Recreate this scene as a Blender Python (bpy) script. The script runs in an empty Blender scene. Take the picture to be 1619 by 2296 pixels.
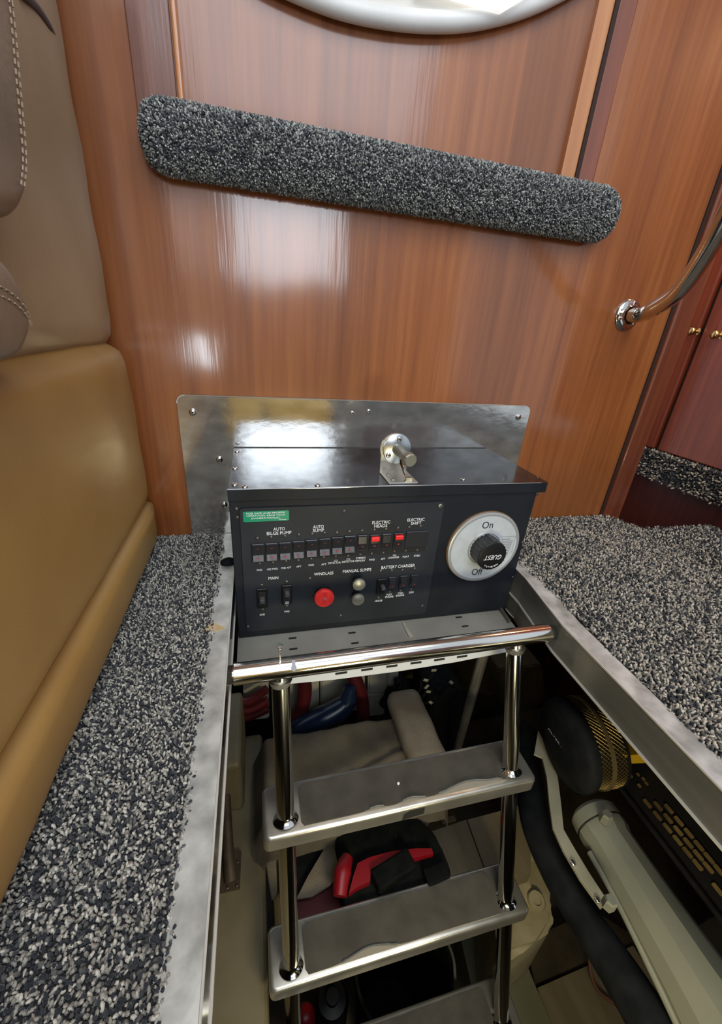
import bpy, bmesh, math, random
import numpy as np
from mathutils import Vector, Matrix

random.seed(7)
PI = math.pi
sc = bpy.context.scene
COL = sc.collection

# ------------------------------------------------------------------ camera
F, CX, CY = 900.0, 809.5, 1148.0            # focal length and centre for a 1619 x 2296 frame
dn = Vector((658-CX, 3100-CY, F)).normalized()
dd = Vector((567-CX, 705-CY, F)).normalized()
dd = (dd - dn*dn.dot(dd)).normalized()
xr = dn.cross(dd)
RW = Matrix((xr, dd, -dn))                   # camera (x right, y down, z forward) -> world
CAMP = Vector((0, 0, .38))
cd = bpy.data.cameras.new('camera'); cam = bpy.data.objects.new('camera', cd); COL.objects.link(cam)
cd.sensor_fit = 'VERTICAL'; cd.sensor_height = 24; cd.lens = 24*F/2296; cd.clip_start = .01
m = Matrix((RW.col[0], -RW.col[1], -RW.col[2])).transposed().to_4x4()
m.translation = CAMP
cam.matrix_world = m
sc.camera = cam

# ------------------------------------------------------------------ world, lights, exposure
sc.view_settings.view_transform = 'Standard'; sc.view_settings.look = 'None'
sc.view_settings.gamma = 1; sc.view_settings.use_curve_mapping = False
sc.view_settings.exposure = 0.0
w = bpy.data.worlds.new('sky'); sc.world = w; w.use_nodes = True
w.node_tree.nodes['Background'].inputs[0].default_value = (.80, .89, 1, 1)
w.node_tree.nodes['Background'].inputs[1].default_value = .80

def area(name, loc, target, sx, sy, power, col=(1, 1, 1)):
    l = bpy.data.lights.new(name, 'AREA'); l.shape = 'RECTANGLE'; l.size = sx; l.size_y = sy
    l.energy = power; l.color = col
    o = bpy.data.objects.new(name, l); COL.objects.link(o); o.location = loc
    o.rotation_euler = (Vector(target)-Vector(loc)).to_track_quat('-Z', 'Y').to_euler()
    return o
area('cabin_window_light', (.20, -1.27, .80), (.2, .724, .8), .58, .42, 8.0, (.82, .91, 1))
area('wall_highlight_light', (-.145, .10, .283), (-.09, .724, .33), .052, .080, .24, (.8, .92, 1))  # added small lamp, out of view, makes the bluish highlight on the wood
area('wall_sheen_light', (.22, -1.27, 1.60), (.22, .724, .8), 1.45, .6, 9, (.84, .9, 1))  # added soft light, out of view, gives the upper bulkhead its sheen
area('galley_light', (.95, .68, .95), (1.04, .70, .1), .10, .10, .9, (1, .62, .34))
area('skylight_light', (.25, .02, 1.45), (.2, .40, 0), 1.0, .8, 12, (.95, .98, 1))
area('hatch_work_light', (.20, -.16, -.10), (.22, .5, -.45), .16, .08, 1.9, (1, .88, .55))

# ------------------------------------------------------------------ pixel rays on known planes
def ray(px, py): return RW @ Vector((px-CX, py-CY, F))
def PZ(px, py, z):
    d = ray(px, py); return CAMP + d*((z-CAMP.z)/d.z)
def PY(px, py, y):
    d = ray(px, py); return CAMP + d*(y/d.y)
def PX(px, py, x):
    d = ray(px, py); return CAMP + d*(x/d.x)

# ------------------------------------------------------------------ materials
def mat(name, col, rough=.5, metal=0, coat=0, coatr=.1, spec=.5):
    m = bpy.data.materials.new(name); m.use_nodes = True
    b = m.node_tree.nodes['Principled BSDF']
    b.inputs['Base Color'].default_value = (*col, 1); b.inputs['Roughness'].default_value = rough
    b.inputs['Metallic'].default_value = metal; b.inputs['Coat Weight'].default_value = coat
    b.inputs['Coat Roughness'].default_value = coatr; b.inputs['Specular IOR Level'].default_value = spec
    return m
def N(m, t, **kw):
    n = m.node_tree.nodes.new(t)
    for k, v in kw.items():
        if k in n.inputs: n.inputs[k].default_value = v
        else: setattr(n, k, v)
    return n
def L(m, a, b): m.node_tree.links.new(a, b)
def ramp(m, stops):
    r = N(m, 'ShaderNodeValToRGB'); e = r.color_ramp.elements
    while len(e) < len(stops): e.new(.5)
    for k, (p, c) in enumerate(stops): e[k].position = p; e[k].color = (*c, 1) if len(c) == 3 else c
    return r
def mapping(m, scale, rot=(0, 0, 0)):
    tc = N(m, 'ShaderNodeTexCoord'); mp = N(m, 'ShaderNodeMapping')
    mp.inputs['Scale'].default_value = scale; mp.inputs['Rotation'].default_value = rot
    L(m, tc.outputs['Object'], mp.inputs['Vector']); return mp.outputs[0]
def noisy(name, c1, c2, scale=30, rough=.5, metal=0, bump=.1, stretch=(1, 1, 1), lo=.35, hi=.65, bscale=None, coat=0, rvar=0, detail=5, bdist=.002):
    """base colour varied by noise, plus fine bump"""
    m = mat(name, c1, rough, metal, coat)
    b = m.node_tree.nodes['Principled BSDF']
    v = mapping(m, stretch)
    n = N(m, 'ShaderNodeTexNoise', Scale=scale, Detail=detail)
    L(m, v, n.inputs['Vector'])
    r = ramp(m, [(lo, c1), (hi, c2)]); L(m, n.outputs[0], r.inputs[0]); L(m, r.outputs[0], b.inputs['Base Color'])
    if rvar:
        mr = N(m, 'ShaderNodeMapRange'); mr.inputs[3].default_value = max(.02, rough-rvar); mr.inputs[4].default_value = rough+rvar
        L(m, n.outputs[0], mr.inputs[0]); L(m, mr.outputs[0], b.inputs['Roughness'])
    if bump:
        n2 = N(m, 'ShaderNodeTexNoise', Scale=bscale or scale*4, Detail=3); L(m, v, n2.inputs['Vector'])
        bp = N(m, 'ShaderNodeBump', Strength=bump, Distance=bdist); L(m, n2.outputs[0], bp.inputs['Height'])
        L(m, bp.outputs[0], b.inputs['Normal'])
    return m
def wood(name, dark, mid, light, coat=1.0, coatr=.13, shift=0, band=True):
    m = mat(name, mid, .45, 0, coat, coatr)
    b = m.node_tree.nodes['Principled BSDF']; b.inputs['Coat IOR'].default_value = 1.55
    v = mapping(m, (1, 1, .045))
    if shift: v.node.inputs['Location'].default_value = (shift, 0, shift)
    n = N(m, 'ShaderNodeTexNoise', Scale=60, Detail=7, Roughness=.62); L(m, v, n.inputs['Vector'])
    r = ramp(m, [(.28, dark), (.5, mid), (.72, light)]); L(m, n.outputs[0], r.inputs[0])
    # broad veneer figure
    n2 = N(m, 'ShaderNodeTexNoise', Scale=7, Detail=3); L(m, v, n2.inputs['Vector'])
    r2 = ramp(m, [(.3, (.86, .82, .80)), (.7, (1.12, 1.09, 1.05))]); L(m, n2.outputs[0], r2.inputs[0])
    mx = N(m, 'ShaderNodeMix', data_type='RGBA', blend_type='MULTIPLY'); mx.inputs[0].default_value = 1
    L(m, r.outputs[0], mx.inputs[6]); L(m, r2.outputs[0], mx.inputs[7])
    out = mx.outputs[2]
    if band:   # veneer leaves, each a slightly different tone
        sp = N(m, 'ShaderNodeSeparateXYZ'); tc = N(m, 'ShaderNodeTexCoord'); L(m, tc.outputs['Object'], sp.inputs[0])
        mu = N(m, 'ShaderNodeMath', operation='MULTIPLY'); mu.inputs[1].default_value = 10.2; L(m, sp.outputs[0], mu.inputs[0])
        fl = N(m, 'ShaderNodeMath', operation='FLOOR'); L(m, mu.outputs[0], fl.inputs[0])
        wn = N(m, 'ShaderNodeTexWhiteNoise', noise_dimensions='1D'); L(m, fl.outputs[0], wn.inputs[1])
        r3 = ramp(m, [(0, (.86, .84, .83)), (1, (1.1, 1.1, 1.1))]); L(m, wn.outputs[0], r3.inputs[0])
        m2 = N(m, 'ShaderNodeMix', data_type='RGBA', blend_type='MULTIPLY'); m2.inputs[0].default_value = 1
        L(m, out, m2.inputs[6]); L(m, r3.outputs[0], m2.inputs[7]); out = m2.outputs[2]
    L(m, out, b.inputs['Base Color'])
    # slightly wavy varnish with fine grain
    vb = mapping(m, (1, 1, .35)); n3 = N(m, 'ShaderNodeTexNoise', Scale=9, Detail=2); L(m, vb, n3.inputs['Vector'])
    n4 = N(m, 'ShaderNodeTexNoise', Scale=240, Detail=2); L(m, v, n4.inputs['Vector'])
    b1 = N(m, 'ShaderNodeBump', Strength=.35, Distance=.006); L(m, n3.outputs[0], b1.inputs['Height'])
    b2 = N(m, 'ShaderNodeBump', Strength=.12, Distance=.0008); L(m, n4.outputs[0], b2.inputs['Height']); L(m, b1.outputs[0], b2.inputs['Normal'])
    L(m, b2.outputs[0], b.inputs['Coat Normal']); L(m, b2.outputs[0], b.inputs['Normal'])
    return m

M = {}
M['wood'] = wood('cherry_wood', (.205, .058, .012), (.28, .088, .019), (.35, .122, .031))
M['wood_left'] = wood('cherry_wood_shaded', (.12, .040, .025), (.17, .060, .036), (.22, .08, .05), shift=.7, band=False)  # darker plum copy of the cherry, sofa-side shade put into the colour
M['wood_light'] = wood('cherry_wood_edge', (.42, .16, .055), (.52, .22, .08), (.6, .28, .11), coatr=.06, band=False)
M['wood_dark'] = wood('mahogany_trim', (.13, .032, .014), (.18, .046, .018), (.24, .065, .026), shift=1.3, band=False)
M['wood_red'] = wood('mahogany_cabinet', (.17, .028, .010), (.26, .046, .014), (.34, .07, .02), coat=.35, coatr=.1, shift=2.1, band=False)
M['wood_riser'] = wood('dark_riser', (.04, .006, .004), (.06, .010, .006), (.085, .016, .010), shift=3.1, band=False, coat=.3)
M['groove'] = mat('groove_shadow_gap', (.03, .012, .008), .8)
M['gasket'] = noisy('white_gasket', (.72, .73, .71), (.80, .81, .79), 20, .45, 0, .02)
M['fibreglass'] = noisy('cream_moulding', (.70, .68, .62), (.76, .74, .68), 8, .5, 0, .02)
M['steel'] = noisy('polished_steel', (.62, .61, .58), (.74, .73, .70), 14, .10, 1, .02, rvar=.05)
M['rail'] = noisy('mirror_steel_tube', (.70, .68, .63), (.82, .80, .75), 10, .13, 1, .0, rvar=.03)
M['step_steel'] = noisy('brushed_step_steel', (.55, .53, .47), (.70, .68, .61), 18, .30, .85, .06, rvar=.08)
M['flange'] = noisy('worn_aluminium', (.36, .365, .34), (.68, .69, .65), 34, .42, .35, .12, rvar=.10, detail=8)
M['flange_face'] = noisy('shaded_aluminium', (.13, .13, .12), (.20, .20, .188), 30, .38, .5, .04, rvar=.05, stretch=(1, .1, 1))  # shade on the hatch's inner faces is put into this darker grey
M['edge'] = mat('bright_cut_edge', (.62, .61, .57), .35, .3)
M['plate'] = noisy('stained_steel_plate', (.46, .445, .41), (.70, .69, .65), 21, .12, .84, .16, stretch=(1, 1, 1.9), rvar=.05, bscale=60, bdist=.0008, detail=9, lo=.3, hi=.7)
M['screw'] = mat('screw_steel', (.75, .74, .72), .18, 1)
M['darkscrew'] = mat('blackened_screw', (.16, .14, .13), .35, .8)
M['black_lid'] = noisy('black_powder_coat', (.105, .108, .125), (.15, .155, .17), 40, .13, 1, .05, bscale=120, rvar=.03, bdist=.0005)
M['black_face'] = noisy('black_painted_face', (.008, .010, .014), (.013, .016, .022), 18, .5, 0, .05, rvar=.08)
M['black_face'].node_tree.nodes['Principled BSDF'].inputs['Specular IOR Level'].default_value = .25
M['panel'] = noisy('charcoal_panel', (.011, .014, .018), (.022, .026, .034), 9, .5, 0, .08, bscale=300, rvar=.08, bdist=.0005, detail=9)
M['panel'].node_tree.nodes['Principled BSDF'].inputs['Specular IOR Level'].default_value = .3
M['rocker'] = mat('black_rocker_plastic', (.020, .021, .025), .28)
M['rocker_lit'] = noisy('lit_rocker_plastic', (.05, .05, .055), (.09, .09, .095), 300, .4, 0, 0)  # paler copy of the rocker black, caught light put into the colour
M['redplastic'] = mat('red_lens_plastic', (.85, .02, .02), .3)
M['redknob'] = noisy('red_button_plastic', (.62, .02, .02), (.72, .04, .035), 120, .4, 0, .05)
M['redmark'] = mat('dull_red_print', (.35, .03, .03), .5)
M['white'] = mat('white_print', (.82, .83, .84), .5)
M['green'] = mat('green_label', (.0, .27, .13), .35)
M['dial'] = noisy('silver_dial_face', (.55, .60, .63), (.62, .66, .69), 60, .35, .15, 0)
M['dialrim'] = mat('silver_dial_rim', (.42, .43, .43), .35, .4)
M['bronze'] = mat('tarnished_rim_edge', (.25, .15, .08), .5, .3)
M['ink'] = mat('dark_ink', (.03, .035, .05), .6)
M['greyink'] = mat('grey_ink', (.28, .30, .31), .6)
M['knob'] = noisy('black_knob_plastic', (.012, .012, .013), (.03, .03, .03), 120, .38, 0, .1)
M['nickel'] = mat('dull_nickel', (.34, .34, .28), .4, .7)
M['zinc'] = noisy('zinc_plate', (.50, .54, .56), (.60, .63, .64), 60, .28, 1, 0)
M['tray'] = noisy('grey_painted_tray', (.26, .25, .215), (.34, .33, .29), 12, .5, .15, .05, rvar=.06)
M['slot'] = mat('dark_slot', (.012, .011, .010), .8)
M['stain'] = noisy('dried_glue', (.36, .33, .26), (.44, .41, .34), 50, .5)
M['lip'] = mat('pale_grey_lip', (.72, .75, .77), .35)
M['tread'] = noisy('dusty_rubber_tread', (.045, .039, .029), (.070, .062, .048), 30, .72, 0, .35, bscale=420, bdist=.0008, detail=8)
M['foam'] = mat('worn_adhesive_edge', (.30, .27, .22), .8)
M['foamedge'] = mat('lifted_rubber_edge', (.12, .125, .125), .55)
M['leather'] = noisy('tan_leather', (.29, .158, .046), (.36, .21, .064), 5, .40, 0, .16, bscale=420, bdist=.0008)
M['leather2'] = noisy('taupe_leather', (.30, .21, .12), (.37, .27, .16), 6, .42, 0, .25, bscale=260, bdist=.001)
M['leather3'] = noisy('brown_leather', (.17, .12, .078), (.25, .185, .13), 9, .40, 0, .3, bscale=200, bdist=.001)
M['thread'] = mat('cream_thread', (.33, .24, .16), .7)
M['piping'] = mat('dark_piping', (.035, .03, .035), .5)
M['brass'] = mat('aged_brass', (.65, .42, .18), .25, 1)
M['rubber'] = noisy('black_rubber', (.007, .008, .009), (.013, .014, .016), 40, .6, 0, .05)
M['blackgloss'] = mat('satin_black_plastic', (.006, .006, .007), .42, spec=.35)
M['bayblack'] = mat('bay_wall_black', (.012, .011, .010), .85)  # plain near-black tone of the bay walls
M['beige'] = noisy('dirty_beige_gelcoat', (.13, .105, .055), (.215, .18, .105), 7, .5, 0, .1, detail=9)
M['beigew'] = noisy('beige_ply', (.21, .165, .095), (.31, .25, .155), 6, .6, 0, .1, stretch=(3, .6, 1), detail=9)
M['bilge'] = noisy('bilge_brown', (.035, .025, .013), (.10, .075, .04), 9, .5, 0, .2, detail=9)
M['towel'] = noisy('grubby_towel', (.15, .12, .085), (.27, .23, .17), 10, .9, 0, .6, bscale=380, detail=9)
M['batt'] = noisy('ivory_battery', (.46, .43, .35), (.56, .53, .44), 12, .6)
M['battg'] = noisy('grey_electrical_case', (.32, .32, .28), (.40, .40, .35), 12, .5)
M['redcable'] = mat('red_battery_cable', (.085, .008, .010), .45)
M['bluehose'] = mat('navy_hose', (.008, .018, .045), .25)
M['engine'] = noisy('cream_engine_paint', (.33, .28, .16), (.46, .40, .26), 16, .5, 0, .25, bscale=60, detail=8)
M['exhaust'] = noisy('grey_green_casting', (.15, .157, .128), (.215, .22, .175), 7, .48, .1, .12, detail=8)
M['strap'] = noisy('cream_bracket_paint', (.22, .215, .15), (.29, .275, .21), 20, .5)
M['mesh'] = mat('gold_mesh_wire', (.15, .105, .035), .4, .8)
M['meshback'] = mat('filter_pleats', (.02, .017, .010), .7)
M['yellow'] = mat('yellow_engine_paint', (.45, .27, .012), .4)
M['orange'] = mat('orange_sticker', (.60, .12, .01), .4)
M['slotgold'] = noisy('tan_behind_slots', (.06, .04, .012), (.16, .11, .035), 25, .6)
M['toolred'] = mat('red_tool_plastic', (.22, .003, .008), .4)
M['toolblk'] = noisy('black_tool_plastic', (.004, .0045, .004), (.008, .009, .008), 50, .75)
M['bracket'] = noisy('rusty_bracket', (.035, .022, .012), (.07, .045, .025), 40, .6)

for k_ in ('toolblk', 'rubber'): M[k_].node_tree.nodes['Principled BSDF'].inputs['Specular IOR Level'].default_value = .06
# carpet tuft material reads each tuft's own yarn colour
m_ = mat('carpet_yarn', (.2, .2, .2), .85); b_ = m_.node_tree.nodes['Principled BSDF']
a_ = N(m_, 'ShaderNodeAttribute', attribute_name='yarn'); L(m_, a_.outputs['Color'], b_.inputs['Base Color'])
b_.inputs['Sheen Weight'].default_value = .2
M['yarn'] = m_
M['backing'] = mat('carpet_backing', (.03, .03, .033), .95)

# ------------------------------------------------------------------ object helpers
def link(o, parent=None):
    COL.objects.link(o)
    if parent is not None:
        o.parent = parent
        o.matrix_parent_inverse = parent_world(parent).inverted()
    return o
def parent_world(p):
    w_ = p.matrix_basis.copy()
    if p.parent: w_ = parent_world(p.parent) @ p.matrix_parent_inverse @ w_
    return w_
def obj(name, bm, material, parent=None, smooth=None):
    me = bpy.data.meshes.new(name)
    bmesh.ops.recalc_face_normals(bm, faces=bm.faces)
    bm.to_mesh(me); bm.free()
    for mm in (material if isinstance(material, (list, tuple)) else [material]): me.materials.append(mm)
    if smooth is not None:
        me.polygons.foreach_set('use_smooth', [True]*len(me.polygons))
        if smooth < 180: me.set_sharp_from_angle(angle=math.radians(smooth))
    return link(bpy.data.objects.new(name, me), parent)
def thing(name, label, cat, loc=(0, 0, 0), group=None):
    o = bpy.data.objects.new(name, None); o.empty_display_size = .02; o.location = loc; COL.objects.link(o)
    o['label'] = label; o['category'] = cat
    if group: o['group'] = group
    return o
def tag(o, label=None, cat=None, group=None, kind=None):
    if label: o['label'] = label
    if cat: o['category'] = cat
    if group: o['group'] = group
    if kind: o['kind'] = kind
    return o
def struct(name, bm, m, parent=None, smooth=None):
    o = obj(name, bm, m, parent, smooth)
    if parent is None: o['kind'] = 'structure'
    return o
def place(name, me, mtx, parent=None):
    o = bpy.data.objects.new(name, me); o.matrix_basis = mtx; return link(o, parent)

def B(): return bmesh.new()
def box(bm, a, b, bev=0, seg=2, mtx=None, mi=0):
    r = bmesh.ops.create_cube(bm, size=1); vs = r['verts']
    for v in vs:
        v.co = Vector([(a[k]+b[k])/2 + v.co[k]*(b[k]-a[k]) for k in range(3)])
    fs = {f for v in vs for f in v.link_faces}
    if bev:
        es = list({e for v in vs for e in v.link_edges})
        rr = bmesh.ops.bevel(bm, geom=es, offset=bev, segments=seg, affect='EDGES', profile=.5)
        vs = list({v for v in rr['verts']} | {v for v in vs if v.is_valid}); fs = {f for v in vs for f in v.link_faces}
    if mtx: bmesh.ops.transform(bm, matrix=mtx, verts=vs)
    for f in fs: f.material_index = mi
    return vs
def frame_to(p, q):
    """matrix whose z axis runs from p to q, origin p"""
    z = (Vector(q)-Vector(p)).normalized()
    x = Vector((0, 0, 1)).cross(z)
    if x.length < 1e-4: x = Vector((1, 0, 0))
    x.normalize(); y = z.cross(x)
    mm = Matrix((x, y, z)).transposed().to_4x4(); mm.translation = Vector(p); return mm
def lathe(bm, prof, p=(0, 0, 0), q=(0, 0, 1), seg=32, mi=0, sx=1, sy=1):
    """profile of (radius, height) along the axis p->q"""
    mm = frame_to(p, q); rings = []
    for r, h in prof:
        if r < 1e-6: rings.append([bm.verts.new(mm @ Vector((0, 0, h)))])
        else: rings.append([bm.verts.new(mm @ Vector((r*sx*math.cos(2*PI*k/seg), r*sy*math.sin(2*PI*k/seg), h))) for k in range(seg)])
    for a, b in zip(rings, rings[1:]):
        for k in range(seg):
            k2 = (k+1) % seg
            if len(a) == 1 and len(b) == 1: continue
            if len(a) == 1: f = bm.faces.new((a[0], b[k], b[k2]))
            elif len(b) == 1: f = bm.faces.new((a[k], a[k2], b[0]))
            else: f = bm.faces.new((a[k], a[k2], b[k2], b[k]))
            f.material_index = mi
def cyl(bm, p, q, r, seg=24, bev=0, mi=0):
    h = (Vector(q)-Vector(p)).length
    if bev: prof = [(0, 0), (r-bev, 0), (r, bev), (r, h-bev), (r-bev, h), (0, h)]
    else: prof = [(0, 0), (r, 0), (r, h), (0, h)]
    lathe(bm, prof, p, q, seg, mi)
def smoothpath(pts, n=8):
    pts = [Vector(p) for p in pts]; P = [pts[0]*2-pts[1]] + pts + [pts[-1]*2-pts[-2]]; out = []
    for i in range(1, len(P)-2):
        for k in range(n):
            t = k/n; a, b, c, d = P[i-1], P[i], P[i+1], P[i+2]
            out.append(.5*((2*b)+(c-a)*t+(2*a-5*b+4*c-d)*t*t+(3*b-a-3*c+d)*t**3))
    out.append(pts[-1]); return out
def tube(bm, pts, r, seg=12, sm=8, mi=0, flat=1.0, up=None):
    path = smoothpath(pts, sm) if sm > 1 else [Vector(p) for p in pts]
    n = len(path); rs = r if isinstance(r, (list, tuple)) else [r, r]
    rings = []; ref = up or Vector((.13, .31, .94)).normalized()
    for i, p in enumerate(path):
        t = (path[min(i+1, n-1)]-path[max(i-1, 0)]).normalized()
        x = ref.cross(t)
        x.normalize(); y = t.cross(x)
        f = i/(n-1)*(len(rs)-1); k = min(int(f), len(rs)-2); rr = rs[k]+(rs[k+1]-rs[k])*(f-k)
        rings.append([bm.verts.new(p + x*rr*math.cos(2*PI*j/seg) + y*rr*flat*math.sin(2*PI*j/seg)) for j in range(seg)])
    for a, b in zip(rings, rings[1:]):
        for j in range(seg): bm.faces.new((a[j], a[(j+1) % seg], b[(j+1) % seg], b[j])).material_index = mi
    for rg in (rings[0], rings[-1]): bm.faces.new(rg).material_index = mi
def prism(bm, poly, vec, mi=0):
    """polygon of 3-D points extruded by vec"""
    a = [bm.verts.new(Vector(p)) for p in poly]; b = [bm.verts.new(Vector(p)+Vector(vec)) for p in poly]
    n = len(poly); fs = [bm.faces.new(a), bm.faces.new(b)]
    for k in range(n): fs.append(bm.faces.new((a[k], a[(k+1) % n], b[(k+1) % n], b[k])))
    for f in fs: f.material_index = mi
def rrect(x0, x1, z0, z1, r, n=6):
    out = []
    for cx, cz, a0 in ((x1-r, z1-r, 0), (x0+r, z1-r, 90), (x0+r, z0+r, 180), (x1-r, z0+r, 270)):
        for k in range(n+1):
            a = math.radians(a0+90*k/n); out.append((cx+r*math.cos(a), cz+r*math.sin(a)))
    return out
def soft(bm, a, b, r, bulge=0, n=14, wr=0, seed=0):
    """cushion: rounded box on a fine grid, with a bulge on the +x face and gentle wrinkles"""
    rnd = random.Random(seed)
    r_ = bmesh.ops.create_cube(bm, size=2); vs = r_['verts']
    es = list({e for v in vs for e in v.link_edges})
    bmesh.ops.subdivide_edges(bm, edges=es, cuts=n*2, use_grid_fill=True)
    a = Vector(a); b = Vector(b); c = (a+b)/2; h = (b-a)/2
    ph = [rnd.uniform(0, 6) for _ in range(6)]
    for v in bm.verts:
        if abs(max(abs(v.co.x), abs(v.co.y), abs(v.co.z))-1) > 1e-4: continue
        u = v.co.copy()
        p = Vector((u.x*h.x, u.y*h.y, u.z*h.z))
        q = Vector([max(-(h[k]-r), min(h[k]-r, p[k])) for k in range(3)])
        d = p-q
        if d.length > 1e-9: p = q + d.normalized()*min(r, r)
        if bulge and u.x > 0: p.x += bulge*max(0, math.cos(u.y*PI/2))**.5*max(0, math.cos(u.z*PI/2))**.6
        if wr: p += Vector((1, .2, .3))*wr*(math.sin(p.y*37+ph[0]+p.z*22)*math.sin(p.z*31+ph[1]+p.y*12) + .5*math.sin(p.y*71+p.z*63+ph[2]))
        v.co = c + p
def text_mesh(s):
    c = bpy.data.curves.new('lettering', 'FONT'); c.body = s; c.align_x = 'LEFT'; c.size = 1; c.extrude = .02; c.resolution_u = 3
    c.offset = .004
    o = bpy.data.objects.new('t', c); COL.objects.link(o)
    dg = bpy.context.evaluated_depsgraph_get(); dg.update()
    me = bpy.data.meshes.new_from_object(o.evaluated_get(dg)); bpy.data.objects.remove(o); me.name = 'lettering'
    me.materials.clear()
    return me
def lettering(s, centre, width, height, material, parent, basis=None, name='lettering', shear=0):
    """flat printed word: centre, total width and cap height, on a plane facing -y unless basis given"""
    me = text_mesh(s); co = np.empty(len(me.vertices)*3, 'f'); me.vertices.foreach_get('co', co); co = co.reshape(-1, 3)
    mn, mx = co.min(0), co.max(0)
    co[:, 0] = (co[:, 0]-(mn[0]+mx[0])/2)/(mx[0]-mn[0])*width
    co[:, 1] = (co[:, 1]-(mn[1]+mx[1])/2)/(mx[1]-mn[1])*height
    co[:, 0] += co[:, 1]*shear
    co[:, 2] = (co[:, 2]-mn[2])/(mx[2]-mn[2])*.00025
    me.vertices.foreach_set('co', co.ravel()); me.materials.append(material)
    mtx = (basis or Matrix.Rotation(PI/2, 4, 'X')).copy(); mtx.translation = Vector(centre)
    return place(name, me, mtx, parent)

def screw_mesh(r, mtl, h=None, cross=True):
    """pan-head screw, axis +z, with a cross recess"""
    bm = B(); h = h or r*.55
    lathe(bm, [(r*1.0, 0), (r, h*.35), (r*.86, h*.75), (r*.6, h*.95), (r*.2, h), (0, h)], seg=16)
    if cross:
        for a in (0, PI/2):
            box(bm, (-r*.5, -r*.09, h*.80), (r*.5, r*.09, h*1.04), mtx=Matrix.Rotation(a+.4, 4, 'Z'), mi=1)
    me = bpy.data.meshes.new('screw'); bmesh.ops.recalc_face_normals(bm, faces=bm.faces); bm.to_mesh(me); bm.free()
    me.materials.append(mtl); me.materials.append(M['slot'])
    me.polygons.foreach_set('use_smooth', [True]*len(me.polygons)); me.set_sharp_from_angle(angle=math.radians(50))
    return me
SC_BIG = screw_mesh(.0058, M['screw'], .004); SC_MED = screw_mesh(.0040, M['screw']); SC_SM = screw_mesh(.0026, M['darkscrew'])
SC_MID = screw_mesh(.0034, M['nickel'])
def screw(me, loc, normal, parent, name='screw'):
    q = Vector(normal).to_track_quat('Z', 'Y').to_matrix().to_4x4()
    q.translation = Vector(loc); return place(name, me, q, parent)

# carpet ------------------------------------------------------------
YARN = np.array([(.014, .018, .026), (.03, .033, .04), (.10, .10, .095), (.30, .28, .235), (.52, .49, .42)])
def tufts(name, P, Nn, size, parent, seed, prob=(.30, .17, .14, .21, .18), length=1.5, warm=1.0):
    """one mesh of short twisted yarn loops: P points, Nn normals"""
    rng = np.random.default_rng(seed); n = len(P)
    d = Nn*rng.uniform(.5, 1.3, (n, 1)) + rng.normal(0, .62, (n, 3)); d /= np.linalg.norm(d, axis=1, keepdims=True)
    s = size*rng.uniform(.7, 1.25, n)
    aux = rng.normal(0, 1, (n, 3)); x = np.cross(d, aux); x /= np.linalg.norm(x, axis=1, keepdims=True); y = np.cross(d, x)
    bend = x*rng.uniform(-.5, .5, (n, 1))
    rings = [(-.5, .30), (.35, .52), (1.15, .50), (1.75, .30)]
    V = []
    for h, r in rings:
        c = P + d*(s*h*length/2)[:, None] + bend*(s*(h/1.75)**2*.8*(1 if h > 0 else 0))[:, None]
        for k in range(4):
            a = k*PI/2 + h*1.1
            V.append(c + (x*math.cos(a)+y*math.sin(a))*(s*r)[:, None])
    V.append(P + d*(s*2.0*length/2)[:, None] + bend*(s*.9)[:, None])
    V = np.stack(V, 1)                       # n,17,3
    faces = []
    for j in range(3):
        for k in range(4): faces.append((j*4+k, j*4+(k+1) % 4, (j+1)*4+(k+1) % 4, (j+1)*4+k))
    tris = [(12+k, 12+(k+1) % 4, 16) for k in range(4)]
    base = (np.arange(n)*17)[:, None]
    q = (base[:, :, None] + np.array(faces)[None]).reshape(-1, 4); t = (base[:, :, None] + np.array(tris)[None]).reshape(-1, 3)
    me = bpy.data.meshes.new(name)
    me.vertices.add(n*17); me.vertices.foreach_set('co', V.astype('f').ravel())
    loops = np.concatenate([q.ravel(), t.ravel()]); me.loops.add(len(loops)); me.loops.foreach_set('vertex_index', loops.astype('i'))
    me.polygons.add(len(q)+len(t))
    st = np.concatenate([np.arange(len(q))*4, len(q)*4+np.arange(len(t))*3]); me.polygons.foreach_set('loop_start', st.astype('i'))
    me.update(calc_edges=True)
    c = YARN[rng.choice(5, n, p=prob)]*rng.uniform(.8, 1.2, (n, 1)); c = c*np.array([warm, 1, 2-warm])
    col = np.ones((n, 17, 4), 'f'); col[:, :, :3] = c[:, None, :]
    at = me.attributes.new('yarn', 'FLOAT_COLOR', 'POINT'); at.data.foreach_set('color', col.ravel())
    me.polygons.foreach_set('use_smooth', [True]*len(me.polygons)); me.materials.append(M['yarn'])
    o = link(bpy.data.objects.new(name, me), parent)
    o['kind'] = 'stuff'
    return o
def scatter(x0, x1, y0, y1, step, rng, inside):
    xs = np.arange(x0, x1, step); ys = np.arange(y0, y1, step)
    g = np.stack(np.meshgrid(xs, ys), -1).reshape(-1, 2) + rng.uniform(-.5, .5, (len(xs)*len(ys), 2))*step
    return g[inside(g[:, 0], g[:, 1])]

YW = .724                 # front bulkhead plane
XL, ZF = -.0455, -.052    # left hatch face, lower edge of hatch faces
HR = [(-.30, .412), (.144, .420), (.38, .427), (.50, .446), (.724, .452)]   # right hatch face (y, x)
def hx(y): return float(np.interp(y, [p[0] for p in HR], [p[1] for p in HR]))

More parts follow.
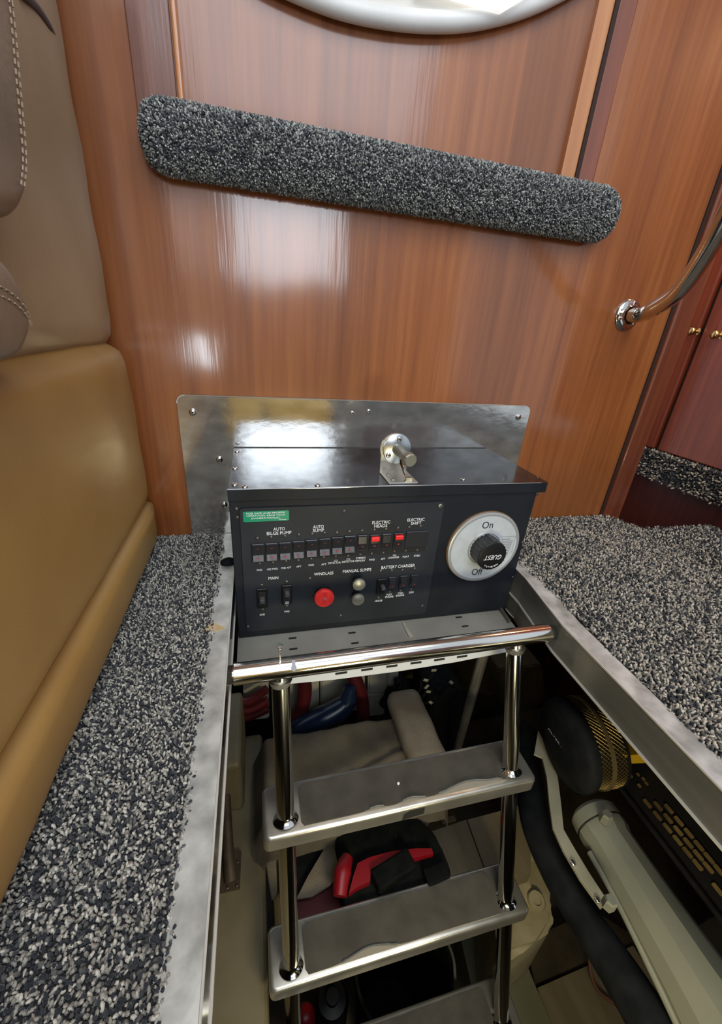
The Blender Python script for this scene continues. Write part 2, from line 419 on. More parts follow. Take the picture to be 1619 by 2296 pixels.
# ================================================================== SETTING
# front bulkhead (one continuous sheet below; panels above the bumper)
bm = B(); box(bm, (-.60, YW, -.075), (.812, YW+.03, 1.5)); wall = struct('wall_front', bm, M['wood'])
bm = B(); box(bm, (-.1315, YW-.0045, .58), (-.083, YW, 1.45), .0015); struct('wall_panel', bm, M['wood_left'], wall)
bm = B(); box(bm, (-.0815, YW-.009, .585), (-.074, YW, 1.45), .003, 3); struct('edge_strip', bm, M['wood_light'], wall)
# right-hand upright strips of the panel
bm = B(); prism(bm, [(.487, YW-.008, .56), (.512, YW-.008, .56), (.512, YW-.008, 1.4), (.487, YW-.008, 1.4)], (0, .010, 0))
struct('edge_strip', bm, M['wood_light'], wall)
bm = B(); box(bm, (.512, YW-.011, .56), (.519, YW, 1.4)); struct('shadow_gap', bm, M['groove'], wall)
bm = B(); box(bm, (.519, YW-.007, .56), (.552, YW, 1.4), .003, 3); struct('upright_trim', bm, M['wood_dark'], wall)
# door jamb on the right
bm = B(); box(bm, (.8125, YW-.010, -.02), (.862, YW+.05, 1.5), .004, 3); struct('trim_1', bm, M['wood_dark'])
bm = B(); box(bm, (.8065, YW-.003, 0), (.8125, YW+.02, 1.5)); struct('trim_2', bm, M['groove'])
bm = B(); box(bm, (.862, .975, -.6), (1.30, 1.0, 1.5)); struct('wall_beyond_door', bm, M['wood_red'])

# round port with white gasket at the top of the bulkhead
port = [PY(px, py-14, YW-.012) for px, py in ((560, -62), (620, -28), (690, 4), (760, 30), (830, 47), (900, 58), (970, 63), (1040, 61), (1110, 49), (1180, 28), (1240, 2), (1300, -32), (1345, -70))]
e0, e1 = port[0].copy(), port[-1].copy()
port += [e1+Vector((.030, 0, .07)), e1+Vector((.020, 0, .17)), e1+Vector((-.06, 0, .24)), (e0+e1)/2+Vector((0, 0, .27)), e0+Vector((.06, 0, .24)), e0+Vector((-.020, 0, .17)), e0+Vector((-.026, 0, .07)), e0.copy()]
win = bpy.data.objects.new('window_1', None); COL.objects.link(win); win['kind'] = 'structure'; win.location = (.25, YW, .8)
bm = B(); tube(bm, port, .0110, 12, 5); obj('gasket', bm, M['gasket'], win, 60)
bm = B()
pp = [Vector((p.x, YW-.0165, p.z+.006)) for p in smoothpath(port, 4)]
prism(bm, pp[:-1], (0, .010, 0)); obj('deck_moulding', bm, M['fibreglass'], win)
bm = B(); a = PY(935, -30, YW-.030); b = PY(1125, 26, YW-.030)
prism(bm, [a, b, Vector((b.x+.25, b.y, b.z+.16)), Vector((a.x+.1, a.y, a.z+.25))], (0, .006, 0)); 
M['pane'] = mat('backlit_white_pane', (.9, .9, .9), .3); bb = M['pane'].node_tree.nodes['Principled BSDF']
bb.inputs['Emission Color'].default_value = (1, 1, 1, 1); bb.inputs['Emission Strength'].default_value = .8
obj('pane', bm, M['pane'], win)

# ceiling and the rest of the saloon shell behind the camera
bm = B(); box(bm, (-.6, .2, 1.45), (1.3, .9, 1.49)); struct('ceiling', bm, M['fibreglass'])
bm = B(); box(bm, (-.6, -1.34, -1.1), (1.3, -1.30, 1.05)); struct('wall_back', bm, M['wood_dark'])
bm = B(); box(bm, (-.64, -1.3, -.9), (-.60, .754, 1.5)); struct('wall_left', bm, M['wood_left'])

# floor around the hatch
left = bpy.data.objects.new('floor', None); COL.objects.link(left); left['kind'] = 'structure'
bm = B(); box(bm, (-.6, -1.3, -.03), (XL-.002, YW, -.001)); obj('floor_board', bm, M['backing'], left)
bm = B()
prism(bm, [(hx(y)+.002, y, -.03) for y in (-.3, .144, .38, .5, .724)] + [(.835, YW, -.03), (.84, .69, -.03), (.872, .65, -.03), (1.05, .645, -.03), (1.3, .655, -.03), (1.3, -.3, -.03)], (0, 0, .029))
obj('floor_board', bm, M['backing'], left)
bm = B(); box(bm, (-.6, -1.3, -.03), (1.3, -.302, -.001)); obj('floor_board', bm, M['backing'], left)

rng = np.random.default_rng(3)
edge = lambda y: -.0675 + .0016*np.sin(y*61) + .0012*np.sin(y*143+1)
g = scatter(-.235, -.058, -.05, .722, .0025, rng, lambda x, y: x < edge(y))
tag(tufts('carpet_pile', np.c_[g, np.full(len(g), .001)], np.tile([0, 0, 1.], (len(g), 1)), .0026, None, 5, (.17, .14, .15, .29, .25)),
    'speckled grey and cream carpet strip between the tan sofa and the hatch frame', 'carpet', kind='stuff')
fx = [.46, .835, .84, .872, 1.05, 1.3]; fy = [YW, YW, .69, .65, .645, .655]
redge = lambda y: np.interp(y, [0, .164, .377, .436, .529, .60], [.446, .448, .460, .463, .464, .462]) + .0016*np.sin(y*57) + .0012*np.sin(y*131+1)
def ins(x, y): return (x > redge(y)) & (y < np.interp(x, [.4, .82, .838, .865, 1.05, 1.3], [YW, YW, .69, .65, .645, .655]))
g = scatter(.44, .84, .10, .722, .0034, rng, ins)
g2 = scatter(.84, 1.30, .28, .70, .0052, rng, ins)
g3 = scatter(.44, .95, -.25, .10, .0046, rng, ins); g4 = scatter(.84, 1.30, .10, .28, .0056, rng, ins)
gg = np.r_[g, g2, g3, g4]
tag(tufts('carpet_pile', np.c_[gg, np.full(len(gg), .001)], np.tile([0, 0, 1.], (len(gg), 1)), .0034, None, 6, (.15, .13, .15, .30, .27), warm=1.06),
    'speckled grey and cream carpet on the floor right of the switch box', 'carpet', kind='stuff')

# stair opening on the right: cabinet, carpeted step, dark riser
XC = 1.05
cab = thing('cabinet', 'red-brown wooden cabinet with two brass knobs beyond the door opening', 'cabinet', (XC+.1, .6, .127))
bm = B(); box(bm, (XC+.030, .10, .127), (XC+.24, .965, 1.3), .002); obj('body', bm, M['wood_red'], cab)
ys = [.97, .862, .838, .50]
bm = B(); box(bm, (XC+.010, .858, .132), (XC+.030, .968, 1.25), .003); obj('stile', bm, M['wood_red'], cab)
bm = B(); box(bm, (XC+.012, .50, .132), (XC+.030, .846, 1.25), .003); dr = obj('door', bm, M['wood_red'], cab)
bm = B(); box(bm, (XC+.022, .846, .130), (XC+.0305, .858, 1.25)); obj('door_gap', bm, M['groove'], cab)
for px, py in ((1551, 742), (1603, 750)):
    k = PX(px, py, XC-.006); bm = B()
    lathe(bm, [(.009, 0), (.009, .002), (.0045, .004), (.004, .012), (.009, .016), (.0105, .021), (.007, .026), (0, .0275)], (XC+.013, k.y, k.z), (XC-.5, k.y, k.z), 20)
    obj('knob', bm, M['brass'], cab, 60)
stp = thing('carpeted_step', 'carpeted step below the red-brown cabinet beyond the door opening', 'step', (XC, .7, 0))
bm = B(); box(bm, (XC+.004, .30, .062), (XC+.26, .97, .124), .010, 3); obj('step_board', bm, M['backing'], stp)
rng = np.random.default_rng(9)
g = scatter(.30, .97, XC, XC+.06, .0055, rng, lambda a, b: a > 0)
P1 = np.c_[g[:, 1], g[:, 0], np.full(len(g), .125)]; N1 = np.tile([0, 0, 1.], (len(g), 1))
g = scatter(.30, .97, .058, .127, .0055, rng, lambda a, b: a > 0)
P2 = np.c_[np.full(len(g), XC+.002), g]; N2 = np.tile([-1., 0, 0], (len(g), 1))
tufts('carpet_pile', np.r_[P1, P2], np.r_[N1, N2], .0048, stp, 11, (.28, .16, .16, .24, .16), warm=1.14)
bm = B(); box(bm, (XC+.016, .05, -.9), (XC+.25, .97, .060)); struct('riser_board', bm, M['wood_riser'])
bm = B(); box(bm, (.80, .60, -.34), (1.03, .97, -.32)); struct('floor_lower', bm, M['wood_riser'])

# ================================================================== HATCH FRAME
hf = thing('hatch_frame', 'worn aluminium frame lining the open floor hatch', 'hatch frame', (.19, .3, 0))
bm = B()   # left flange
box(bm, (-.0715, -.28, -.001), (XL, YW-.004, .0022), .0006, 1); obj('flange', bm, M['flange'], hf)
bm = B(); box(bm, (XL-.0022, -.28, ZF+.004), (XL, YW-.004, .0016)); obj('inner_face', bm, M['rail'], hf)
bm = B(); box(bm, (XL-.003, -.28, ZF), (XL+.0012, YW-.004, ZF+.004)); obj('lower_edge', bm, M['edge'], hf)
bm = B(); box(bm, (XL-.0012, -.28, .0008), (XL+.0008, YW-.004, .0028), .0005, 1); obj('upper_edge', bm, M['edge'], hf)
def strip(x_in, x_out, z0, z1, ys=(-.28, -.1, .144, .26, .38, .44, .50, .6, .72)):
    bm = B(); a = [(hx(y)+x_in, y, z0) for y in ys] + [(hx(y)+x_out, y, z0) for y in reversed(ys)]
    prism(bm, a, (0, 0, z1-z0)); return bm
obj('flange', strip(0, .030, -.001, .0022), M['flange'], hf)
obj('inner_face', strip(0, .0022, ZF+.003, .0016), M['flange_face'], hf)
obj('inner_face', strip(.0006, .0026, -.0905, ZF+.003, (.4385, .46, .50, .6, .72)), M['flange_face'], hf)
obj('lower_edge', strip(-.002, .003, ZF, ZF+.003), M['edge'], hf)
obj('upper_edge', strip(-.0010, .0008, .0006, .0028), M['edge'], hf)
# rust and glue smear on the left flange
bm = B(); c = PZ(487, 1408, .0024)
pts = [(-.017, .003), (-.006, .012), (.004, .004), (.010, .001), (.009, -.004), (0, -.006), (-.012, -.006)]
prism(bm, [(c.x+a, c.y+b, .0022) for a, b in pts], (0, 0, .0004)); M['rust'] = noisy('rust_smear', (.50, .36, .18), (.58, .44, .26), 80, .5)
obj('rust_smear', bm, M['rust'], hf)
bm = B(); lathe(bm, [(0, .012), (.006, .011), (.0105, .007), (.012, 0)], PZ(512, 1262, .002), PZ(512, 1262, .5), 20, sx=1.1, sy=.8)
g_ = obj('grommet', bm, M['rubber'], None, 60); tag(g_, 'small black rubber grommet on the frame left of the switch box', 'grommet')

# ================================================================== STEEL BACKING PLATE
pl = thing('steel_plate', 'stained rounded steel plate screwed to the bulkhead behind the switch box', 'steel plate', (.2, YW, 0))
poly = rrect(-.126, .540, -.06, .259, .013, 6)
bm = B(); prism(bm, [(x, YW-.003, z) for x, z in poly], (0, .003, 0)); obj('plate', bm, M['plate'], pl)
bm = B(); tube(bm, [Vector((x, YW-.0028, z)) for x, z in rrect(-.126, .540, -.06, .259, .013, 6)[6:14]] , .0009, 6, 1)
tube(bm, [Vector((-.113, YW-.0028, .259)), Vector((.527, YW-.0028, .259))], .0009, 6, 1); obj('bright_edge', bm, M['edge'], pl)
for px, py, me in ((432, 924, SC_BIG), (1162, 935, SC_BIG), (492, 1030, SC_BIG), (503, 1132, SC_BIG), (512, 1223, SC_BIG), (827, 922, SC_MED), (790, 926, SC_MED)):
    screw(me, PY(px, py, YW-.003), (0, -1, 0), pl)

# ================================================================== CARPETED BUMPER
bp = thing('bumper_bar', 'long carpet-covered padded bar fixed across the wooden bulkhead', 'bumper', (.23, YW, .565))
A0 = Vector((-.090, YW-.018, .580)); A1 = Vector((.561, YW-.018, .578)); hh, tt = .037, .022
bm = B()
def bar_pt(u, a):
    """u along the bar 0..1, a round the section"""
    c = A0.lerp(A1, u); return c
n1 = 60; rings = []
Lb = (A1-A0).length
prof = []
for k in range(n1+1):
    s = -hh + (Lb+2*hh)*k/n1
    e = 1.0
    if s < 0: e = max(0, 1-(-s/hh)**3)**.42
    if s > Lb: e = max(0, 1-((s-Lb)/hh)**2.4)**.45
    prof.append((A0.x+s, e))
for x, e in prof:
    e = max(e, .05)
    rings.append([bm.verts.new((x, A0.y+tt*min(1, e*1.2)*math.cos(t), A0.z+(A1.z-A0.z)*(x-A0.x)/Lb+hh*e*math.sin(t))) for t in [2*PI*j/24 for j in range(24)]])
for a, b in zip(rings, rings[1:]):
    for j in range(24): bm.faces.new((a[j], a[(j+1) % 24], b[(j+1) % 24], b[j]))
bm.faces.new(rings[0]); bm.faces.new(rings[-1])
obj('core', bm, M['backing'], bp, 180)
rng = np.random.default_rng(21); nt = 27000
s = rng.uniform(-hh, Lb+hh, nt); th = rng.uniform(math.radians(68), math.radians(292), nt)
e = np.where(s < 0, np.clip(1-(np.abs(s)/hh)**3, 0, 1)**.42, np.where(s > Lb, np.clip(1-(np.abs(s-Lb)/hh)**2.4, 0, 1)**.45, 1))
# angle measured from +y (wall side); keep the side facing out
P = np.c_[A0.x+s, A0.y+tt*np.minimum(1, e*1.2)*np.cos(th), A0.z+(A1.z-A0.z)*s/Lb+hh*e*np.sin(th)]
Nn = np.c_[np.where(s < 0, s/hh, np.where(s > Lb, (s-Lb)/hh, 0)), np.cos(th), np.sin(th)*.8+.02]; Nn /= np.linalg.norm(Nn, axis=1, keepdims=True)
k_ = P[:, 1] < YW-.006
tufts('carpet_pile', P[k_], Nn[k_], .0024, bp, 22, (.08, .16, .28, .32, .16), warm=.91)

# ================================================================== ELECTRICAL BOX
X0, X1, YF, ZB, ZT = -.041, .445, .526, -.088, .1715
eb = thing('switch_box', 'black metal switch box with rocker switches and round dial, standing in the hatch', 'switch box', ((X0+X1)/2, .62, ZB))
bm = B(); box(bm, (X0, YF, ZB), (X1, YW-.004, ZT-.014), .0012, 1); obj('housing', bm, M['black_face'], eb)
# lid: folded sheet, slightly wider than the housing
bm = B(); box(bm, (X0-.001, YF-.003, ZT-.0025), (.4585, YW-.0075, ZT), .0008, 1)
box(bm, (.456, YF-.002, ZT-.018), (.4585, YW-.0075, ZT-.002), .0006, 1); box(bm, (X0-.001, YF-.002, ZT-.018), (X0+.0012, YW-.0075, ZT-.002), .0006, 1)
obj('lid', bm, M['black_lid'], eb)
bm = B(); box(bm, (X0-.001, YF-.0028, ZT-.018), (.4585, YF-.0005, ZT-.0008), .0006, 1); obj('lid_fold', bm, M['black_face'], eb)
bm = B(); tube(bm, [(X0-.001, YF-.0032, ZT-.0006), (X1, YF-.0032, ZT-.0006)], .0005, 6, 1); obj('worn_edge', bm, M['greyink'], eb)
for px, py in ((522, 1013), (523, 1051), (526, 1087), (549, 1094), (712, 1089), (1038, 1075), (1205, 1070)):
    p = PZ(px, py, ZT); p.x = max(p.x, X0+.006); screw(SC_MED if px < 1100 else SC_SM, (p.x, max(p.y, YF+.004), ZT), (0, 0, 1), eb)
for px, py in ((1163, 1038), (1120, 1008)): screw(SC_SM, PZ(px-6, py, ZT), (0, 0, 1), eb)
# switch panel sheet
YP = YF-.003
pa, pb, pc_, pd = PY(537, 1143, YP), PY(997, 1121, YP), PY(963, 1366, YP), PY(548, 1414, YP)
PX0, PX1, PZ0, PZ1 = -.028, .279, -.074, .1425
bm = B(); prism(bm, [(x, YP, z) for x, z in rrect(PX0, PX1, PZ0, PZ1, .005, 4)], (0, .0029, 0))
pan = obj('switch_panel', bm, M['panel'], eb)
for px, py in ((987, 1134), (772, 1146), (556, 1405), (947, 1358), (764, 1380), (695, 1297)):
    screw(SC_MID if px == 987 else SC_SM, PY(px, py, YP), (0, -1, 0), eb)
for px, py in ((530, 1141), (532, 1160), (1205, 1108), (1172, 1216), (1150, 1294)):
    screw(SC_SM, PY(px, py, YF), (0, -1, 0), eb)
# rocker row: recessed black channel, 12 rockers
RZ = PY(650, 1231, YP).z
a = PY(566, 1240, YP); bq = PY(955, 1212, YP)
CH0 = a.x-.002; CH1 = bq.x
bm = B(); box(bm, (CH0, YP-.0012, RZ-.018), (CH1, YP+.001, RZ+.014), .0008, 1); obj('switch_channel', bm, M['slot'], eb)
def rocker(px, py, state, w=.0158, h=.0275, dz=0, nm='rocker_switch'):
    c = PY(px, py, YP); bm = B()
    box(bm, (c.x-w/2, YP-.003, c.z-h/2), (c.x+w/2, YP+.001, c.z+h/2), .0008, 1)
    sw = obj(nm, bm, M['rocker'], eb)
    bm = B(); z0, z1 = c.z-h/2+.002, c.z+h/2-.002; xa, xb = c.x-w/2+.0015, c.x+w/2-.0015; zm = c.z-.0035
    if state == 'down':      # upper half leans back, lower half stands proud and has caught light put into its colour
        pr = [(YP-.0075, z1), (YP-.0045, zm), (YP-.0085, z0), (YP-.002, z0), (YP-.002, z1)]
    else:
        pr = [(YP-.0045, z1), (YP-.0055, c.z), (YP-.0030, z0), (YP-.002, z0), (YP-.002, z1)]
    prism(bm, [(xa, y, z) for y, z in pr], (xb-xa, 0, 0)); obj('rocker', bm, M['rocker'], sw)
    if state == 'down':
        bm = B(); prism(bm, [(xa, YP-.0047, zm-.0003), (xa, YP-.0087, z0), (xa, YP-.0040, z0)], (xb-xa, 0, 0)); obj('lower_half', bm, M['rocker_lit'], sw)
        lettering('8', (c.x, YP-.0088, z0+.0055), .0035, .0034, M['redmark'], sw, Matrix.Rotation(PI/2-.36, 4, 'X'), 'printed_mark')
        lettering('-', (c.x, YP-.0075, z1-.003), .003, .0006, M['redmark'], sw, None, 'printed_mark')
    elif state == 'flat':
        lettering('o', (c.x, YP-.0062, c.z-.004), .003, .003, M['redmark'], sw, None, 'printed_mark')
    elif state == 'red':
        bm = B(); box(bm, (xa-.0005, YP-.0095, z1-.0065), (xb+.0005, YP-.004, z1+.0005), .0008, 1); obj('red_end', bm, M['redplastic'], sw)
        lettering('8', (c.x, YP-.0060, c.z-.004), .0035, .0034, M['redmark'], sw, None, 'printed_mark')
    return sw
rk = [(579, 1238), (609, 1236), (639, 1234), (669, 1231), (698, 1228), (727, 1225), (755, 1222), (783, 1219)]
for k, (px, py) in enumerate(rk): rocker(px, py-1, 'down', w=.0175)
for px, py, st in ((811, 1216, 'flat'), (838, 1215, 'red'), (865, 1213, 'flat'), (891, 1211, 'red')): rocker(px, py, st, w=.0155)
c = PY(934, 1208, YP); bm = B(); box(bm, (c.x-.0195, YP-.0026, c.z-.0145), (c.x+.0185, YP, c.z+.0145), .0008, 1); obj('blank_cover', bm, M['rocker'], eb)
# mounting screws above and below each switch
top = [(577, 1207), (608, 1205), (639, 1202), (670, 1199), (700, 1197), (728, 1195), (756, 1194), (784, 1192), (812, 1190), (840, 1188), (866, 1186), (893, 1184), (918, 1182), (944, 1180)]
bot = [(582, 1264), (612, 1261), (641, 1258), (669, 1256), (698, 1253), (726, 1249), (753, 1247), (781, 1246), (808, 1243), (834, 1241), (860, 1239), (885, 1236), (910, 1235), (936, 1233)]
for px, py in top+bot: screw(SC_SM, PY(px, py, YP), (0, -1, 0), eb)
YL = YP-.0003
def word(s, px, py, w, h, mtl=M['white'] if 'white' in M else None): return lettering(s, PY(px, py, YL), w, h, mtl, eb)
PXM = 1580.0
for s, px, py, wpx, hpx in (('AUTO', 626, 1186, 26, 8), ('BILGE PUMP', 626, 1195, 55, 8), ('AUTO', 714, 1181, 24, 8), ('SUMP', 714, 1189, 25, 8),
        ('ELECTRIC', 855, 1171, 40, 7.5), ('HEADS', 854, 1179, 29, 7.5), ('ELECTRIC', 933, 1165, 38, 7.5), ('SHIFT', 933, 1173, 23, 7.5),
        ('FWD', 582, 1278, 12, 4.5), ('MID FWD', 611, 1276, 24, 4.5), ('MID AFT', 642, 1273, 22, 4.5), ('AFT', 670, 1270, 11, 4.5), ('FWD', 698, 1267, 12, 4.5),
        ('AFT', 726, 1265, 11, 4.5), ('CO', 753, 1257, 8, 4.2), ('DETECTOR', 750, 1262, 28, 4.5), ('CO', 781, 1254, 8, 4.2), ('DETECTOR', 781, 1259, 28, 4.5),
        ('STEREO', 809, 1251, 21, 4.5), ('MEMORY', 808, 1257, 22, 4.5), ('FWD', 834, 1255, 12, 4.5), ('AFT', 859, 1253, 10, 4.5), ('OIL', 885, 1245, 8, 4.2), ('CHANGER', 883, 1250, 24, 4.5),
        ('PORT', 910, 1248, 14, 4.5), ('STBD', 935, 1246, 14, 4.5),
        ('MAIN', 613, 1296, 22, 7), ('WINDLASS', 726, 1286, 43, 7), ('MANUAL SUMPS', 801, 1279, 63, 7.5), ('BATTERY CHARGER', 893, 1270, 74, 7.5),
        ('ONE', 588, 1378, 11, 4.5), ('TWO', 643, 1371, 12, 4.5), ('HOUSE', 849, 1347, 16, 4.5), ('PORT', 873, 1333, 12, 4.5), ('ENGINE', 873, 1338, 18, 4.5),
        ('STBD', 898, 1330, 12, 4.5), ('ENGINE', 897, 1335, 18, 4.5), ('GEN', 922, 1328, 10, 4.5)):
    q = PY(px, py, YL); q2 = PY(px+10, py, YL); u = (q2.x-q.x)/10; q3 = PY(px, py+10, YL); v = abs(q3.z-q.z)/10
    lettering(s, q, wpx*u, hpx*v*.88, M['white'], eb)
# green label
a = PY(541, 1145, YL); b = PY(648, 1168, YL); gx0, gx1, gz0, gz1 = -.0265, PY(648, 1155, YL).x, PY(648, 1168, YL).z+.001, PY(648, 1144, YL).z
bm = B(); prism(bm, [(x, YP-.0006, z) for x, z in rrect(gx0+.003, gx1, gz0, gz1, .002, 4)], (0, .0006, 0)); gl = obj('green_label', bm, M['green'], eb)
gxm = (gx0+gx1)/2+.001; hz = gz1-gz0
for s, f_, w_ in (('FOR SAFE AND PROPER', .82, .80), ('OPERATION, READ YOUR', .58, .80), ("OWNER'S MANUAL.", .34, .62)):
    lettering(s, (gxm, YP-.0008, gz0+hz*f_), (gx1-gx0)*w_, hz*.16, M['white'], gl)
lettering('7730401', (gx1-.009, YP-.0008, gz0+hz*.12), .011, hz*.09, M['white'], gl)
# two main breakers
for k, (px, py) in enumerate(((588, 1339), (643, 1331))):
    c = PY(px, py, YP); bm = B(); box(bm, (c.x-.008, YP-.0035, c.z-.0185), (c.x+.008, YP, c.z+.0175), .001, 1); br = obj('breaker', bm, M['blackgloss'], eb)
    bm = B(); box(bm, (c.x-.0055, YP-.0042, c.z-.013), (c.x+.0055, YP-.003, c.z+.012), .0005, 1); obj('recess', bm, M['slot'], br)
    bm = B()
    if k == 0: box(bm, (c.x-.0036, YP-.013, c.z-.003), (c.x+.0036, YP-.003, c.z+.004), .001, 2)
    else: box(bm, (c.x-.0036, YP-.012, c.z+.002), (c.x+.0036, YP-.003, c.z+.009), .001, 2)
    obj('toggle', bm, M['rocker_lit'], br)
    if k == 1:
        bm = B(); box(bm, (c.x-.003, YP-.0045, c.z-.017), (c.x+.003, YP-.0035, c.z-.012)); obj('grey_tab', bm, M['greyink'], br)
    for dz in (.0225, -.0235): screw(SC_SM, (c.x, YP, c.z+dz), (0, -1, 0), br)
# windlass button
c = PY(724, 1329, YP); bm = B()
lathe(bm, [(.0128, 0), (.0128, .008), (.0115, .0095)], c, c+Vector((0, -1, 0)), 32); wb = obj('windlass_button', bm, M['blackgloss'], eb, 50)
bm = B(); lathe(bm, [(.0080, .008), (.0145, .0085), (.0158, .011), (.0158, .0155), (.0145, .0175), (.012, .0178), (0, .0172)], c, c+Vector((0, -1, 0)), 40); obj('red_cap', bm, M['redknob'], wb, 50)
lettering('SET', (c.x+.0005, c.y-.0181, c.z+.001), .0055, .0035, M['dialrim'], wb, Matrix.Rotation(PI/2, 4, 'X') @ Matrix.Rotation(-1.35, 4, 'Z'))
# two pull knobs
for px, py in ((800, 1298), (798, 1331)):
    c = PY(px, py, YP); bm = B(); lathe(bm, [(.0068, 0), (.0068, .003), (.0045, .0035), (.0040, .013)], c, c+Vector((0, -1, 0)), 20); kb = obj('pull_switch', bm, M['blackgloss'], eb, 50)
    bm = B(); lathe(bm, [(.0035, .003), (.0035, .0105), (.0088, .012), (.0106, .014), (.0100, .0178), (.005, .0200), (0, .0204)], c, c+Vector((0, -1, 0)), 28); obj('nickel_knob', bm, M['nickel'], kb, 50)
# battery charger breakers
c = PY(855, 1313, YP); bm = B(); box(bm, (c.x-.0085, YP-.003, c.z-.016), (c.x+.0075, YP, c.z+.0145), .001, 1); hb = obj('house_breaker', bm, M['blackgloss'], eb)
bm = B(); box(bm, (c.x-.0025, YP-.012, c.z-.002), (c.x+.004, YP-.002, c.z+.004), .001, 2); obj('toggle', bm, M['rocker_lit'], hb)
for px, py in ((878, 1306), (903, 1303), (927, 1301)): rocker(px, py, 'flat', .0135, .024, nm='charger_switch')
for px, py in ((854, 1280), (879, 1279), (903, 1278), (930, 1275), (849, 1340), (874, 1328), (898, 1325), (922, 1322)): screw(SC_SM, PY(px, py, YP), (0, -1, 0), eb)

# rotary battery switch
DC = Vector((.3645, YF, .0555)); RD = .0672
bm = B(); lathe(bm, [(RD, 0), (RD, .0035), (RD-.0012, .0045)], DC, DC+Vector((0, -1, 0)), 64); ds = obj('rotary_switch', bm, M['bronze'], eb, 50)
bm = B(); lathe(bm, [(RD-.0008, .0035), (RD-.0012, .0062), (RD-.004, .0075), (RD-.0065, .0070), (RD-.0068, .0062)], DC, DC+Vector((0, -1, 0)), 64); obj('rim', bm, M['dialrim'], ds, 50)
bm = B(); lathe(bm, [(RD-.006, .0066), (0, .0066)], DC, DC+Vector((0, -1, 0)), 64); obj('dial_face', bm, M['dial'], ds)
bm = B(); kc = DC+Vector((0, -.0066, 0)); lathe(bm, [(.0305, 0), (.0295, .0016), (.0285, .0016)], kc, kc+Vector((0, -1, 0)), 40); obj('collar', bm, M['dialrim'], ds, 40)
# fluted knob with pointer slot
bm = B(); R0 = .0262; pts = []
for k in range(120):
    a = 2*PI*k/120; r = R0*(1-.035*(math.cos(a*24) > .2))
    if abs(math.degrees((a-PI/2+PI) % (2*PI)-PI)) < 9: r = R0*1.07
    pts.append((kc.x+r*math.cos(a), kc.z+r*math.sin(a)))
prism(bm, [(x, kc.y, z) for x, z in pts], (0, -.026, 0)); kn = obj('knob', bm, M['knob'], ds)
bm = B(); lathe(bm, [(R0*.97, 0), (R0*.95, .0012), (R0*.90, .0018), (0, .0018)], kc+Vector((0, -.0255, 0)), kc+Vector((0, -1, 0)), 48); obj('knob_face', bm, M['blackgloss'], ds, 50)
bm = B(); box(bm, (kc.x+.0012, kc.y-.022, kc.z+R0*.90), (kc.x+.0048, kc.y-.001, kc.z+R0*1.03)); obj('pointer_slot', bm, M['slot'], ds)
yk = kc.y-.0275
r180 = Matrix.Rotation(PI/2, 4, 'X') @ Matrix.Rotation(PI, 4, 'Z')
lettering('GUEST', (kc.x+.0008, yk, kc.z-.0015), .031, .0085, M['white'], ds, r180, shear=.25)
s_ = 'MADE IN U.S.A.'
for k, ch in enumerate(s_):
    if ch in ' .': continue
    a = math.radians(-50-80*k/(len(s_)-1)) ; r = .0185
    a2 = a
    lettering(ch, (kc.x+r*math.cos(a2), yk, kc.z-.001+r*math.sin(a2)), .0022, .0028, M['white'], ds, Matrix.Rotation(PI/2, 4, 'X') @ Matrix.Rotation(a2+PI/2+PI, 4, 'Z'))
yd = DC.y-.0068
lettering('On', (DC.x-.003, yd, DC.z+.0445), .0200, .0128, M['ink'], ds)
lettering('Off', (DC.x-.003, yd, DC.z-.0465), .0210, .0128, M['ink'], ds)
bm = B(); 
for (xa, za, xb, zb) in ((.028, .020, .056, .0206), (.028, -.018, .050, -.0174), (.0555, -.012, .0561, .0206), (.030, .0145, .046, .0165)):
    box(bm, (DC.x+xa, yd-.0002, DC.z+za), (DC.x+xb, yd, DC.z+zb))
for k in range(9): box(bm, (DC.x+.032, yd-.0002, DC.z+.011-k*.0032), (DC.x+.0525-(k*.0004), yd, DC.z+.0124-k*.0032))
obj('warning_print', bm, M['greyink'], ds)

# latch bracket on the lid
lb = bpy.data.objects.new('latch_bracket', None); lb.location = (.21, .56, ZT); link(lb, eb)
q0, q1 = PZ(850, 1058, ZT), PZ(880, 1086, ZT)
bx0, bx1 = .186, .232; by1 = .580; 
bm = B(); box(bm, (bx0, YF+.002, ZT), (bx1, by1, ZT+.0028), .0008, 2); obj('foot', bm, M['step_steel'], lb)
bm = B(); zc = ZT+.040; rr = .0245
poly = [(bx0, ZT+.001), (bx1-.002, ZT+.001)] + [((bx0+bx1)/2-.001+rr*math.cos(a), zc+rr*math.sin(a)) for a in [math.radians(-25+230*k/20) for k in range(21)]]
prism(bm, [(x, by1-.003, z) for x, z in poly], (0, .003, 0)); obj('upright', bm, M['step_steel'], lb)
cc = Vector(((bx0+bx1)/2+.001, by1-.003, zc))
bm = B(); lathe(bm, [(.0235, 0), (.0235, .002), (.022, .003), (0, .003)], cc, cc+Vector((0, -1, 0)), 40); obj('disc', bm, M['zinc'], lb, 40)
for a in (85, 215, 330):
    screw(SC_MED, cc+Vector((.0165*math.cos(math.radians(a)), -.003, .0165*math.sin(math.radians(a)))), (0, -1, 0), lb)
bm = B(); ax = Vector((.10, -1, -.06)).normalized()
lathe(bm, [(.0085, .002), (.0085, .010), (.0078, .0115), (.0078, .040), (.0082, .0405)], cc, cc+ax, 28); obj('latch_pin', bm, M['nickel'], lb, 40)
bm = B(); lathe(bm, [(.0102, .040), (.0106, .0405), (.0106, .050), (.009, .052), (0, .052)], cc, cc+ax, 10); obj('pin_head', bm, M['nickel'], lb)
